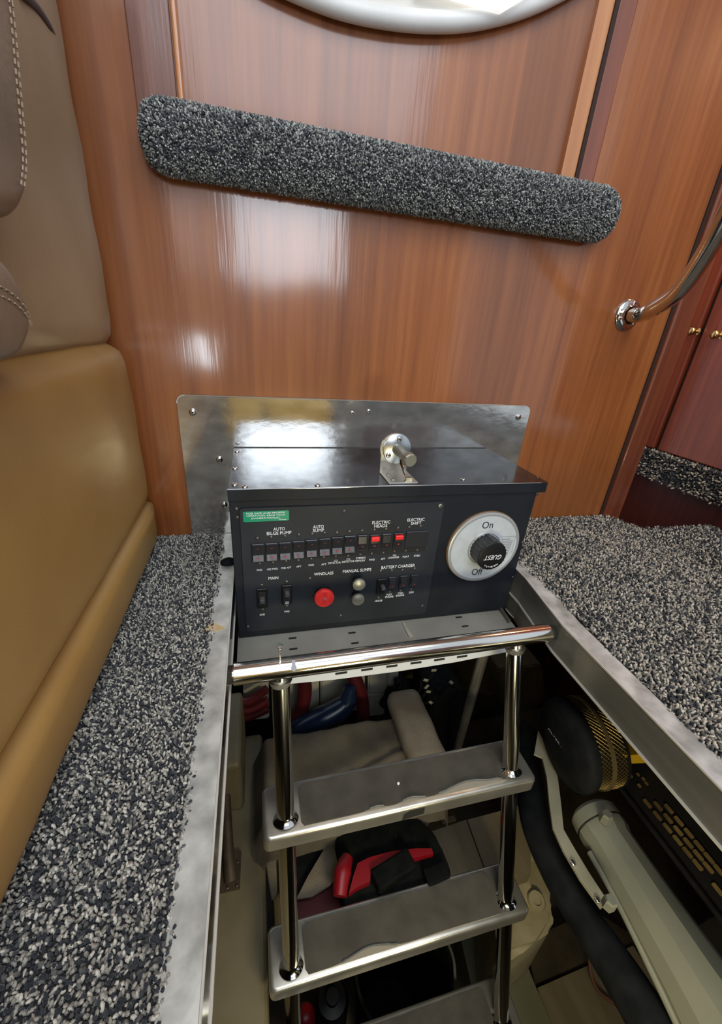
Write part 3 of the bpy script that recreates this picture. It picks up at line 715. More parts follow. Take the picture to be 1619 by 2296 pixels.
bm = B(); tube(bm, [cc+Vector((.002, -.022, -.010)), cc+Vector((.004, -.024, -.024)), cc+Vector((.007, -.030, -.034)), (cc.x+.010, cc.y-.036, ZT+.004)], .0042, 8, 6, flat=.35); obj('spring_clip', bm, M['steel'], lb, 60)
bm = B(); box(bm, (cc.x+.002, cc.y-.047, ZT+.0028), (cc.x+.014, cc.y-.040, ZT+.010), .001, 2); obj('keeper', bm, M['steel'], lb)
for dx, dy in ((.010, .012), (.009, .034), (.037, .010)): screw(SC_MID, (bx0+dx, YF+.002+dy, ZT+.0028), (0, 0, 1), lb)

# ================================================================== TRAY UNDER THE BOX
ZTR = -.0885
tr = thing('equipment_tray', 'grey slotted metal tray under the black switch box', 'tray', (.2, .58, ZTR))
bm = B()
prism(bm, [(XL+.003, .437, ZTR-.003), (.396, .437, ZTR-.003), (hx(.46)-.004, .46, ZTR-.003), (hx(.72)-.004, .72, ZTR-.003), (XL+.003, .72, ZTR-.003)], (0, 0, .0028)); obj('pan', bm, M['tray'], tr)
bm = B(); prism(bm, [(.018, .4335, ZTR-.001), (.018, .4335, ZTR-.012), (.10, .4335, ZTR-.017), (.20, .4335, ZTR-.0185), (.30, .4335, ZTR-.016), (.394, .4335, ZTR-.009), (.394, .4335, ZTR-.001)], (0, .0035, 0)); obj('front_lip', bm, M['lip'], tr)
for k in range(6): bm = B(); box(bm, (.10+k*.040, .4325, ZTR-.0065), (.118+k*.040, .4345, ZTR-.003)); obj('notch', bm, M['slot'], tr)
bm = B(); prism(bm, [(hx(.5)-.018, .49, ZTR), (hx(.5)-.013, .49, ZTR), (hx(.6)-.006, .58, ZTR), (hx(.6)-.011, .58, ZTR)], (0, 0, .006)); obj('side_fold', bm, M['flange_face'], tr)
for px, py in ((656, 1431), (658, 1455), (789, 1419), (796, 1442), (1029, 1384), (1043, 1404)):
    c = PZ(px, py, ZTR); bm = B(); prism(bm, [(x, y, ZTR-.0002) for x, y in rrect(c.x-.0065, c.x+.0065, c.y-.0018, c.y+.0018, .0016, 3)], (0, 0, .0006)); obj('slot', bm, M['slot'], tr)
for pts in (((905, 1396), (912, 1410), (922, 1426)), ((1135, 1365), (1148, 1380), (1160, 1388))):
    q = [PZ(a, b, ZTR+.001) for a, b in pts]; bm = B(); tube(bm, q, [.0022, .0035, .0045], 8, 5, flat=.3); obj('glue_drip', bm, M['stain'], tr, 60)

# ================================================================== LADDER
BL, BR = Vector((XL+.0035, .391, -.0245)), Vector((.4215, .392, -.0235))
ld = thing('boat_ladder', 'polished stainless steel ladder hung across the hatch opening', 'ladder', (.19, .1, -.93))
bm = B(); rb = .0137
cyl(bm, BL, BR, rb, 40, .003); obj('top_bar', bm, M['rail'], ld, 35)
for p, q in ((BL, BL+Vector((-.0035, 0, 0))), (BR, BR+Vector((.0035, 0, 0)))):
    bm = B(); cyl(bm, p, q, rb*.82, 28); obj('end_cap', bm, M['slot'], ld, 35)
D = Vector((.0035, -.316, -.9487)).normalized()
TL, TR = Vector((.0172, .393, -.027)), Vector((.3632, .393, -.026)); RR = .0119
for T in (TL, TR):
    bm = B(); cyl(bm, T+D*.008, T+D*.955, RR, 32); obj('rail', bm, M['rail'], ld, 35)
    bm = B(); lathe(bm, [(RR+.0035, 0), (RR+.0022, .003), (RR+.0002, .008)], T+D*.0145, T+D, 32); obj('weld_collar', bm, M['step_steel'], ld, 60)
# retaining pin and keyhole on the bar
c = PY(628, 1474, .388); bm = B()
lathe(bm, [(.0016, -.006), (.0016, .020), (.0022, .0225), (.0042, .0245), (.0042, .0258), (0, .0262)], (c.x, .391, BL.z+rb-.001), (c.x, .391, 1), 20); obj('retaining_pin', bm, M['screw'], ld, 40)
dk = Vector((0, -.62, .79)).normalized(); c = PY(660, 1484, .374); cb = Vector((c.x, BL.y, BL.z+.0004))
M['hole'] = mat('keyhole_lit', (.30, .31, .36), .5)  # pale fill stands for light showing through the keyhole
bm = B(); kx = Matrix((Vector((1, 0, 0)), dk.cross(Vector((1, 0, 0))), dk)).transposed().to_4x4(); kx.translation = cb + dk*(rb-.0006)
kp = [(.0036*math.cos(t), -.0035+.0036*math.sin(t)) for t in [math.radians(130+280*k/16) for k in range(17)]] + [(.0022, .006), (-.0022, .006)]
prism(bm, [kx @ Vector((a, b, 0)) for a, b in kp], dk*.0009); obj('keyhole', bm, M['hole'], ld)
# steps
def step(t, first):
    zt = TL.z + D.z*t; yt = TL.y + D.y*t; y0, y1 = yt-.0185, yt+.0445; x0, x1 = -.0085, .3945
    bm = B()
    pl_ = rrect(x0, x1, y0, y1, .009, 5)
    nx = .028; top = [(x, y) for x, y in pl_]
    vs0 = [bm.verts.new((x, y, zt)) for x, y in top]; f = bm.faces.new(vs0)
    r1 = []; h = .0245
    for k_, (off, dz) in enumerate(((.0014, -.0006), (.0028, -.0018), (.0038, -.0036), (.0042, -.0062), (.0042, -h))):
        r1.append([bm.verts.new((x+(off if x > (x0+x1)/2 else -off), y+(off if y > (y0+y1)/2 else -off), zt+dz)) for x, y in top])
    prev = vs0; n = len(top)
    for rg in r1:
        for k in range(n): bm.faces.new((prev[k], prev[(k+1) % n], rg[(k+1) % n], rg[k]))
        prev = rg
    inner = [bm.verts.new((v.co.x*.985+.003, (v.co.y-yt-.01)*.9+yt+.01, zt-h)) for v in prev]
    for k in range(n): bm.faces.new((prev[k], prev[(k+1) % n], inner[(k+1) % n], inner[k]))
    tp = [bm.verts.new((v.co.x, v.co.y, zt-.003)) for v in inner]
    for k in range(n): bm.faces.new((inner[k], inner[(k+1) % n], tp[(k+1) % n], tp[k]))
    bm.faces.new(tp)
    st = obj('step', bm, M['step_steel'], ld, 40)
    # rubber tread with lifted, ragged front edge
    xa, xb = .038, .352; ya, yb = y0+.004, y1-.004
    rnd = random.Random(int(t*1000)); bm = B()
    pk = [(.30, .0) if first else (.20, 0)]
    front = []
    nn = 44
    for k in range(nn+1):
        x = xa+.004+(xb-xa-.008)*k/nn; u = k/nn
        if first: d_ = .010*math.exp(-((u-.80)/.13)**2) + .005*math.exp(-((u-.50)/.06)**2) + .0035*math.exp(-((u-.33)/.05)**2) + .0025*math.exp(-((u-.95)/.03)**2)
        else: d_ = .0085*math.exp(-((u-.30)/.11)**2) + .0012*math.exp(-((u-.7)/.2)**2)
        front.append((x, ya+d_, d_))
    back = [(xb, ya+.006), (xb, yb-.006), (xb-.006, yb), (xa+.006, yb), (xa, yb-.006), (xa, ya+.006)]
    prism(bm, [(x, y, zt+.0002) for x, y, _ in front] + [(x, y, zt+.0002) for x, y in back], (0, 0, .0022)); obj('rubber_tread', bm, M['tread'], st)
    bm = B(); prism(bm, [(xa+.004, ya-.0004, zt)] + [(x, ya-.0002, zt) for x, y, _ in front] + [(x, y+.003, zt) for x, y, _ in reversed(front)], (0, 0, .0008)); obj('glue_residue', bm, M['foam'], st)
    seg = [Vector((x, y-.0002, zt+.0026)) for x, y, d_ in front if d_ > .0022]
    runs = []; cur = []
    for x, y, d_ in front:
        if d_ > .0016: cur.append(Vector((x, y, zt+.0030)))
        elif cur: runs.append(cur); cur = []
    if cur: runs.append(cur)
    for rn in runs:
        if len(rn) > 2: bm = B(); tube(bm, rn, .0013, 6, 2); obj('curled_edge', bm, M['foamedge'], st, 60)
    for T in (TL, TR):
        bm = B(); pc = T+D*t; lathe(bm, [(RR+.0055, 0), (RR+.0035, .0022), (RR+.0010, .0050), (RR, .0075)], (pc.x, pc.y, zt), (pc.x-D.x, pc.y-D.y, zt-D.z), 32); obj('weld', bm, M['steel'], st, 60)
    if first:
        c = PZ(893, 1757, zt+.0025); bm = B(); bmesh.ops.create_icosphere(bm, subdivisions=1, radius=.0024, matrix=Matrix.Translation((c.x, c.y, zt+.003))); obj('crumb', bm, M['white'], st)
        # square cut-out in the front lip
        yy = y0-.0048; bm = B(); cx_ = PY(925, 1837, yy); prism(bm, [(cx_.x-.016, yy-.0002, zt-.0225), (cx_.x-.015, yy-.0002, zt-.010), (cx_.x-.007, yy-.0002, zt-.0045), (cx_.x+.016, yy-.0002, zt-.0045), (cx_.x+.016, yy-.0002, zt-.0185)], (0, .001, 0)); obj('lip_notch', bm, M['slot'], st)
    return st
for k, t in enumerate((.2145, .447, .679, .911)): step(t, k == 0)
# rear strut
a, b = PY(1090, 1445, .452), PY(1012, 1730, .64)
bm = B(); cyl(bm, a, b, .0092, 24); obj('rear_strut', bm, M['step_steel'], ld, 35)
a, b = PY(640, 1530, .452), PY(668, 1900, .64)

# ================================================================== SOFA
so = thing('sofa', 'tan leather sofa with taupe backrest along the left side', 'sofa', (-.38, .2, 0))
bm = B(); soft(bm, (-.58, -.75, .010), (-.1745, .712, .086), .020, .004, 16, .0006, 1); obj('base_panel', bm, M['leather'], so, 180)
bm = B(); soft(bm, (-.58, -.75, .078), (-.178, .712, .338), .034, .006, 16, .0007, 2); obj('seat_cushion', bm, M['leather'], so, 180)
bm = B(); soft(bm, (-.58, -.75, .322), (-.190, .713, 1.15), .040, .004, 18, .0010, 3); obj('backrest', bm, M['leather2'], so, 180)
bm = B(); tube(bm, [PX(px, py, -.186-.004*k) for k, (px, py) in enumerate(((40, -25), (85, 25), (116, 80), (138, 150)))], .0045, 8, 6); obj('piping', bm, M['piping'], so, 60)
arm = bpy.data.objects.new('armrest', None); arm.location = (-.18, .3, .4)
def pad(name, outline, x0, x1, mtl, rad):
    """upholstered pad: outline in (y, z), rolled edges towards the room"""
    pts = smoothpath([Vector((x1, y, z)) for y, z in outline], 6); n = len(pts); cen = sum(pts, Vector())/n; bm = B(); rings = []
    for k in range(7):
        a = k/6*PI/2; ins = rad*(1-math.sin(a)); xx = x1 - rad*(1-math.cos(PI/2-a)) if k else x0
        rings.append([])
        for p in pts:
            d = (cen-p); d.x = 0; L_ = d.length; d.normalize()
            ofs = rad*(1-math.cos(a)) if k else 0
            xx = x0 if k == 0 else x1-rad+rad*math.sin(a)
            rings[-1].append(bm.verts.new((xx, p.y+d.y*ofs, p.z+d.z*ofs)))
    for f in (.7, .4, .15): rings.append([bm.verts.new((x1+.0025*(1-f), cen.y+(v.co.y-cen.y)*f, cen.z+(v.co.z-cen.z)*f)) for v in rings[6]])
    for a_, b_ in zip(rings, rings[1:]):
        for k in range(n): bm.faces.new((a_[k], a_[(k+1) % n], b_[(k+1) % n], b_[k]))
    bm.faces.new(rings[-1]); return obj(name, bm, mtl, so, 180)
pad('headrest_wing', [(.495, .80), (.472, .66), (.457, .571), (.440, .52), (.420, .466), (.401, .440), (.370, .426), (.30, .420), (.10, .420), (.02, .50), (.02, .80), (.25, .86), (.495, .80)], -.30, -.150, M['leather3'], .020)
pad('armrest', [(.335, .409), (.356, .397), (.366, .374), (.354, .355), (.319, .343), (.20, .340), (.05, .350), (.04, .385), (.10, .410), (.25, .414), (.335, .409)], -.30, -.150, M['leather3'], .016)
def stitches(path, parent, r=.0006, gap=.0062, ln=.0036):
    pth = smoothpath(path, 14); d = 0; bm = B(); last = pth[0]
    nxt = 0
    for p, q in zip(pth, pth[1:]):
        seg = (q-p).length; t = (q-p).normalized()
        while nxt < d+seg:
            s = p+t*(nxt-d); tube(bm, [s, s+t*ln], r, 5, 1); nxt += gap
        d += seg
    return obj('stitching', bm, M['thread'], parent, 60)

for dy in (.014, .0185): stitches([(-.1492, .468-dy, .66), (-.1492, .453-dy, .571), (-.1490, .436-dy, .52), (-.1488, .418-dy, .472), (-.1488, .405-dy, .452)], so)
for dz in (0, -.0055): stitches([(-.1493, .30, .388+dz), (-.1490, .325, .387+dz), (-.1490, .345, .380+dz), (-.1494, .354, .370+dz)], so)

# ================================================================== HANDRAIL
hr = thing('handrail', 'curved steel grab rail with round flange on the bulkhead by the door', 'handrail', PY(1409, 705, YW))
c = Vector((.7065, YW, .437)); bm = B(); lathe(bm, [(.0285, 0), (.0285, .002), (.026, .0045), (.017, .006), (.0155, .010)], c, c+Vector((0, -1, 0)), 40); fl = obj('flange', bm, M['steel'], hr, 50)
for a in (200, 320, 80): screw(SC_MED, c+Vector((.0215*math.cos(math.radians(a)), -.0045, .0215*math.sin(math.radians(a)))), (0, -1, 0), fl)
bm = B()
path = [c+Vector((0, -.004, 0)), c+Vector((.002, -.030, .001)), PY(1465, 692, .650), PY(1520, 655, .600), PY(1572, 585, .560), PY(1625, 492, .525), PY(1700, 340, .49)]
tube(bm, path, .0135, 24, 10); obj('rail', bm, M['rail'], hr, 60)

# ================================================================== ENGINE BAY
bay = bpy.data.objects.new('engine_bay', None); COL.objects.link(bay); bay['kind'] = 'structure'
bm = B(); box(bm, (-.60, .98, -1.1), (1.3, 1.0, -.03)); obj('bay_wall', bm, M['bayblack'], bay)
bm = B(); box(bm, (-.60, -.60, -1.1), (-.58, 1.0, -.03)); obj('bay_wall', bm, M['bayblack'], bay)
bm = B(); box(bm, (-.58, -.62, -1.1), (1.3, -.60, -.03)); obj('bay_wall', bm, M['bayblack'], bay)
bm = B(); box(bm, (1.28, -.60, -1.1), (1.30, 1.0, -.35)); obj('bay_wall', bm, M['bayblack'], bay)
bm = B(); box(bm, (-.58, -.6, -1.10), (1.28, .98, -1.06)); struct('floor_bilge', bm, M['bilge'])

bd = obj('hull_shelf', (lambda b_: (box(b_, (-.50, -.55, -.56), (-.0145, .665, -.50), .012, 3), b_)[1])(B()), M['beige']); tag(bd, 'dirty beige moulded shelf running along the left of the engine bay', 'shelf')
bm = B(); box(bm, (-.50, .50, -.50), (-.052, .668, -.36), .01, 3); o = obj('moulded_locker', bm, M['beige'], None); tag(o, 'dark beige moulded box at the back left of the engine bay', 'locker')
# bracket with rod
br = thing('rod_bracket', 'rusty brown bracket with upright rod screwed to the beige shelf', 'bracket', PZ(522, 1950, -.5))
a, b, c, d = PZ(496, 1912, -.499), PZ(541, 1912, -.499), PZ(538, 1994, -.499), PZ(492, 2004, -.499)
bm = B(); prism(bm, [a, b, c, d], (0, 0, .006)); obj('base_plate', bm, M['bracket'], br)
bm = B(); tube(bm, [PZ(518, 1975, -.492), PZ(512, 1900, -.47), PZ(505, 1720, -.43)], [.011, .009, .007], 10, 4); obj('rod', bm, M['bracket'], br, 60)
for px, py in ((533, 1932), (531, 1985), (510, 1990)): screw(SC_SM, PZ(px, py, -.493), (0, 0, 1), br)

# towel-covered battery box
tb = thing('covered_box', 'box draped with a grubby towel behind the ladder steps', 'covered box', (.14, .45, -.62))
bm = B(); box(bm, (-.005, .43, -1.05), (.325, .58, -.412), .01, 2); obj('box', bm, M['beigew'], tb)
bm = B(); nx, ny = 70, 56; x0, x1, y0, y1 = -.036, .342, .395, .590; rnd = random.Random(4)
grid = []
for j in range(ny+1):
    row = []
    for i in range(nx+1):
        x = x0+(x1-x0)*i/nx; y = y0+(y1-y0)*j/ny
        z = -.402 + .0030*math.sin(x*38+y*21+1) + .0022*math.sin(y*64-x*24) + .0014*math.sin(x*120+y*47) + .0055*math.exp(-((y-.46-.25*(x-.15))/.008)**2) - .003*math.exp(-((y-.475-.25*(x-.15))/.008)**2) + .004*math.exp(-((x-.02-.1*(y-.4))/.006)**2)
        ex = max(0, (-.008)-x)*2.6 + max(0, x-.328)*3.2; ey = max(0, .425-y)*2.6
        z -= ex + ey
        if y > .572: z -= (y-.572)*2.2
        row.append(bm.verts.new((x, y, z)))
    grid.append(row)
for j in range(ny):
    for i in range(nx): bm.faces.new((grid[j][i], grid[j][i+1], grid[j+1][i+1], grid[j+1][i]))
bmesh.ops.solidify(bm, geom=bm.faces[:], thickness=.004)
obj('towel', bm, M['towel'], tb, 180)
bm = B(); soft(bm, (.262, .43, -.405), (.340, .615, -.360), .020, 0, 8, .0015, 8); o = obj('folded_cloth', bm, M['towel'], None, 180); tag(o, 'rolled end of cream cloth lying at the right of the draped box', 'cloth')

bm = B(); prism(bm, [PZ(x, y, -.512) for x, y in ((552, 1735), (585, 1705), (600, 1790), (618, 1900), (622, 2000), (610, 2020), (590, 1900), (572, 1830))], (0, 0, -.010)); bmesh.ops.bevel(bm, geom=bm.edges[:], offset=.002, segments=2, affect='EDGES'); o = obj('folded_cloth', bm, M['towel']); tag(o, 'narrow hanging cloth edge just left of the left ladder rail', 'cloth')
# red and black power tool
tl = thing('power_tool', 'black and red power tool lying below the top ladder step', 'power tool', (.21, .38, -.54))
TZ = -.462
def tz(px, py, z=TZ): return PZ(px, py, z)
out = [(760, 1925), (752, 1880), (790, 1850), (860, 1828), (940, 1835), (975, 1868), (992, 1905), (1008, 1940), (1012, 1965), (1000, 2000), (900, 2040), (780, 2060), (765, 1990)]
bm = B(); prism(bm, [tz(*p) for p in out], (0, 0, -.078)); bmesh.ops.bevel(bm, geom=[e for e in bm.edges], offset=.003, segments=2, affect='EDGES'); obj('body', bm, M['toolblk'], tl)
bm = B(); prism(bm, [tz(*p, TZ+.012) for p in ((828, 1922), (880, 1908), (935, 1902), (968, 1902), (972, 1914), (930, 1924), (870, 1934), (832, 1948), (830, 1976), (800, 1990), (782, 2003), (792, 1965), (802, 1935))], (0, 0, -.016)); obj('red_guard', bm, M['toolred'], tl)
bm = B(); tube(bm, [tz(779, 1922, TZ+.01), tz(768, 1955, TZ+.012), tz(762, 2010, TZ+.006)], [.010, .015, .011], 12, 6); obj('red_handle', bm, M['toolred'], tl, 60)
bm = B(); box(bm, (-.036, -.015, 0), (.038, .017, .022), .004, 2, Matrix.Translation(tz(880, 1962, TZ)) @ Matrix.Rotation(.25, 4, 'Z')); obj('battery_pack', bm, M['toolblk'], tl)
bm = B(); box(bm, (-.019, -.012, 0), (.022, .012, .016), .003, 2, Matrix.Translation(tz(975, 1968, TZ)) @ Matrix.Rotation(.1, 4, 'Z')); obj('foot', bm, M['toolblk'], tl)
for k in range(3):
    c = tz(858+k*14, 1876-k*3, TZ+.0005); bm = B(); box(bm, (c.x-.0012, c.y-.006, TZ), (c.x+.0012, c.y+.006, TZ+.0016)); obj('grip_rib', bm, M['greyink'] if False else M['rubber'], tl)
# pale torn panel and dark wedge left of the tool
bm = B(); prism(bm, [PZ(x, y, -.490) for x, y in ((730, 1898), (758, 1888), (756, 1962), (740, 1985), (700, 2010), (664, 2016), (690, 1965))], (0, 0, -.004)); o = obj('folded_cloth', bm, M['towel']); tag(o, 'pale cloth corner between the left rail and the red tool handle', 'cloth')
bm = B(); prism(bm, [PZ(x, y, -.500) for x, y in ((668, 1915), (750, 1880), (690, 1965), (664, 2010), (655, 1960))], (0, 0, -.012)); o = obj('rubber_offcut', bm, M['rubber']); tag(o, 'black rubber piece between the left ladder rail and pale cloth', 'rubber mat')
bm = B(); prism(bm, [PZ(x, y, -.515) for x, y in ((664, 2020), (700, 2012), (760, 1975), (775, 2050), (690, 2090), (664, 2096))], (0, 0, -.022)); o = obj('red_bag', bm, mat('dark_red_cloth', (.10, .012, .016), .6)); tag(o, 'dark red bag below the pale cloth, under the power tool', 'bag')

# ply panel, engine casting
pn = thing('plywood_panel', 'beige plywood panel behind the right ladder rail', 'panel', (.42, .42, -.59))
bm = B(); prism(bm, [PZ(x, y, -.560) for x, y in ((950, 1870), (1045, 1838), (1100, 1990), (980, 2040))], (0, 0, -.03)); obj('board', bm, M['beigew'], pn)
bm = B(); prism(bm, [PZ(x, y, -.564) for x, y in ((1048, 1838), (1190, 1800), (1190, 1960), (1103, 1990))], (0, 0, -.03)); obj('board', bm, M['beigew'], pn)
bm = B(); prism(bm, [PZ(x, y, -.5405) for x, y in ((650, 1860), (940, 1790), (1010, 2020), (960, 2060), (640, 2130))], (0, 0, -.018)); obj('board', bm, M['bilge'], pn)
bm = B(); c = PZ(1008, 1838, -.556); box(bm, (c.x-.02, c.y-.006, -.561), (c.x+.014, c.y+.006, -.552), .002, 1); obj('cleat', bm, M['bracket'], pn)

ec = thing('engine_casting', 'cream painted engine casting with bolted flange right of the ladder', 'engine part', (.47, .33, -.8))
bm = B()
ps = [(1100, 1900), (1130, 1862), (1192, 1850), (1216, 1905), (1222, 1980), (1246, 2040), (1242, 2080), (1200, 2110), (1165, 2140), (1120, 2160)]
prism(bm, [PZ(x, y, -.62) for x, y in ps], (.0, .0, -.20)); bmesh.ops.bevel(bm, geom=bm.edges[:], offset=.011, segments=3, affect='EDGES'); obj('block', bm, M['engine'], ec, 40)
for px, py, r, h in ((1155, 1850, .022, .03), (1178, 1900, .019, .024), (1200, 2022, .013, .010), (1150, 1990, .028, .006)):
    r *= 1.3; h *= 1.3; c = PZ(px, py, -.62); bm = B(); lathe(bm, [(r, -.01), (r, h*.7), (r*.85, h), (r*.5, h), (r*.45, h*.8), (0, h*.8)], (c.x, c.y, -.62), (c.x-.05, c.y-.1, 0), 24); obj('boss', bm, M['engine'], ec, 50)
bm = B(); tube(bm, [PZ(1192, 1850, -.605), PZ(1205, 1890, -.605), PZ(1217, 1935, -.61)], [.011, .014, .008], 10, 5); obj('casting_rib', bm, M['engine'], ec, 60)
bm = B(); tube(bm, [PZ(1160, 1935, -.612), PZ(1200, 1915, -.612), PZ(1222, 1925, -.62)], [.011, .014, .011], 10, 5); obj('casting_rib', bm, M['engine'], ec, 60)
bm = B(); bmesh.ops.create_icosphere(bm, subdivisions=3, radius=.031, matrix=Matrix.Translation(PZ(1120, 1868, -.63))); obj('cast_dome', bm, M['engine'], ec, 180)

# lower bay: stringer, black bucket, red canister, floor panel
st = obj('engine_stringer', (lambda b_: (prism(b_, [PZ(x, y, -.86) for x, y in ((1030, 2090), (1120, 2060), (1160, 2110), (1245, 2320), (1100, 2400))], (0, 0, -.19)), b_)[1])(B()), noisy('pale_green_beige_gelcoat', (.15, .145, .08), (.21, .20, .12), 10, .5, 0, .1)); tag(st, 'pale beige engine stringer running down behind the right ladder rail', 'stringer')
bk = thing('black_bucket', 'dark plastic bucket standing between the lower ladder steps', 'bucket', (.22, .24, -1.06))
c = PZ(905, 2165, -.73); bm = B(); lathe(bm, [(.072, -.32), (.090, -.02), (.096, -.015), (.096, 0), (.091, .001), (.086, -.02), (.068, -.30), (0, -.30)], c, c+Vector((0, 0, 1)), 36); obj('tub', bm, M['toolblk'], bk, 40)
bm = B(); tube(bm, [c+Vector((.097*math.cos(t), .097*math.sin(t)*.9, -.004-.03*math.sin(t-.4))) for t in [PI*k/10-.5 for k in range(11)]], .003, 8, 3); obj('bail_handle', bm, M['nickel'], bk, 60)
c = PZ(684, 2275, -.76); bm = B(); lathe(bm, [(0, -.2), (.017, -.2), (.019, -.19), (.019, -.01), (.014, 0), (.006, .004), (0, .004)], c, c+Vector((0, 0, 1)), 24); o = obj('red_canister', bm, M['toolred'], None, 50); tag(o, 'dark red canister at the bottom edge behind the left ladder rail', 'canister')
c = PZ(745, 2240, -.78); bm = B(); lathe(bm, [(0, -.2), (.030, -.2), (.032, -.19), (.032, -.01), (.026, 0), (.012, .002), (.012, .015), (0, .016)], c, c+Vector((0, 0, 1)), 24); o = obj('black_bottle', bm, M['blackgloss'], None, 50); tag(o, 'black bottle between the red canister and the bucket', 'bottle')
bm = B(); prism(bm, [PZ(x, y, -.92) for x, y in ((1205, 2215), (1420, 2120), (1560, 2340), (1260, 2440))], (0, 0, -.03)); o = obj('bilge_board', bm, M['beigew']); tag(o, 'worn beige board on the bilge floor at lower right', 'board')
bm = B(); prism(bm, [PZ(x, y, -.94) for x, y in ((1180, 2110), (1330, 2040), (1440, 2110), (1200, 2210))], (0, 0, -.03)); o = obj('bilge_board', bm, M['bilge']); tag(o, 'stained brown board on the bilge floor beyond the beige one', 'board')
bm = B(); tube(bm, [PZ(1330, 2110, -.86), PZ(1322, 2160, -.87), PZ(1340, 2220, -.89), PZ(1400, 2265, -.90)], .0035, 8, 8); o = obj('pink_wire', bm, mat('faded_pink_wire', (.22, .09, .06), .5), None, 60); tag(o, 'thin faded pink wire hanging beside the black hose', 'wire')
bm = B(); tube(bm, [PZ(1268, 2010, -.52), PZ(1300, 2090, -.52), PZ(1335, 2160, -.54), PZ(1350, 2200, -.6)], .004, 8, 6, flat=.5); o = obj('metal_strap', bm, M['strap'], None, 60); tag(o, 'thin cream metal strap running left of the black hose', 'strap')

# black hose
bm = B(); tube(bm, [PZ(1180, 1640, -.36), PZ(1186, 1730, -.34), PZ(1200, 1840, -.325), PZ(1245, 1950, -.315), PZ(1310, 2060, -.31), PZ(1395, 2190, -.30), PZ(1500, 2360, -.29)], [.019, .022, .023, .022, .022, .024, .026], 20, 10); o = obj('black_hose', bm, M['rubber'], None, 60); tag(o, 'thick black rubber hose curving down between engine casting and grey muffler', 'hose')
# bent cream bracket
bk = thing('bent_bracket', 'long bent cream bracket beside the grey exhaust muffler', 'bracket', PZ(1300, 1900, -.30))
bm = B(); q = [(1198, 1692, 1218, 1688), (1208, 1640, 1222, 1690), (1225, 1712, 1242, 1745), (1226, 1760, 1252, 1740), (1236, 1840, 1258, 1845), (1250, 1890, 1280, 1898), (1290, 1955, 1318, 1950), (1330, 2010, 1355, 2000), (1348, 2034, 1366, 2030)]
Lh = [(1207, 1638), (1198, 1690), (1216, 1698), (1226, 1740), (1232, 1800), (1240, 1856), (1262, 1905), (1300, 1970), (1348, 2036)]
Rh = [(1364, 2022), (1322, 1958), (1290, 1905), (1264, 1860), (1258, 1800), (1250, 1738), (1234, 1702), (1218, 1660)]
prism(bm, [PZ(x, y, -.262) for x, y in Lh+Rh], (0, 0, -.004)); obj('bar', bm, M['strap'], bk)
for px, py in ((1285, 1935), (1340, 2018)): screw(SC_MED, PZ(px, py, -.2618), (0, 0, 1), bk)

# exhaust muffler: faceted casting with a flanged end
mf = thing('exhaust_muffler', 'large grey-green cast exhaust casing at the lower right', 'muffler', PZ(1450, 2000, -.30))
a = PZ(1340, 1842, -.25); b = PZ(1640, 2330, -.25); ax = (b-a).normalized(); Lx = (b-a).length
R1, R2 = .0335, .047
M['exline'] = mat('flange_gasket_line', (.03, .03, .03), .7)
bm = B(); lathe(bm, [(0, -.016), (R1*.80, -.016), (R1*1.0, -.010), (R1*1.04, 0), (R1*1.04, .0055)], a, b, 28); obj('end_flange', bm, M['exhaust'], mf, 35)
bm = B(); lathe(bm, [(R1*1.0, .0055), (R1*1.0, .0075)], a, b, 28); obj('gasket_line', bm, M['exline'], mf, 35)
bm = B(); lathe(bm, [(R1*1.03, .0075), (R1*1.03, .018), (R1*.94, .026), (R1*1.02, .09), (R1*1.18, .16), (R2*1.1, .24), (R2*1.35, Lx+.15), (0, Lx+.15)], a, b, 12); obj('casing', bm, M['exhaust'], mf, 24)
up = Vector((0, 0, 1)); side = ax.cross(up).normalized()
for k, (ang, px_) in enumerate(((1.0, 0), (1.9, 0), (.25, 0))):
    dv = side*math.cos(ang)+(side.cross(ax)*-1)*math.sin(ang)
    bm = B(); tube(bm, [a+ax*.03+dv*R1*1.0, a+ax*.10+dv*R1*1.04, a+ax*.25+dv*R2*1.08, a+ax*(Lx+.1)+dv*R2*1.27], .0042, 8, 5); obj('casting_rib', bm, M['exhaust'], mf, 60)
for px, py in ((1360, 1830), (1368, 2022)):
    c = PZ(px, py, -.207 if py < 1900 else -.235); bm = B(); lathe(bm, [(.0075, -.01), (.0075, .003), (.006, .006), (0, .006)], c, c+Vector((0, 0, 1)), 6); obj('bolt_head', bm, M['exhaust'], mf)
o = obj('hull_liner', (lambda b_: (prism(b_, [PZ(x, y, -.36) for x, y in ((1500, 2120), (1590, 2060), (1800, 2000), (1800, 2350), (1640, 2350))], (0, 0, -.02)), b_)[1])(B()), M['beige']); tag(o, 'beige moulded hull liner at the right edge past the muffler', 'hull liner')

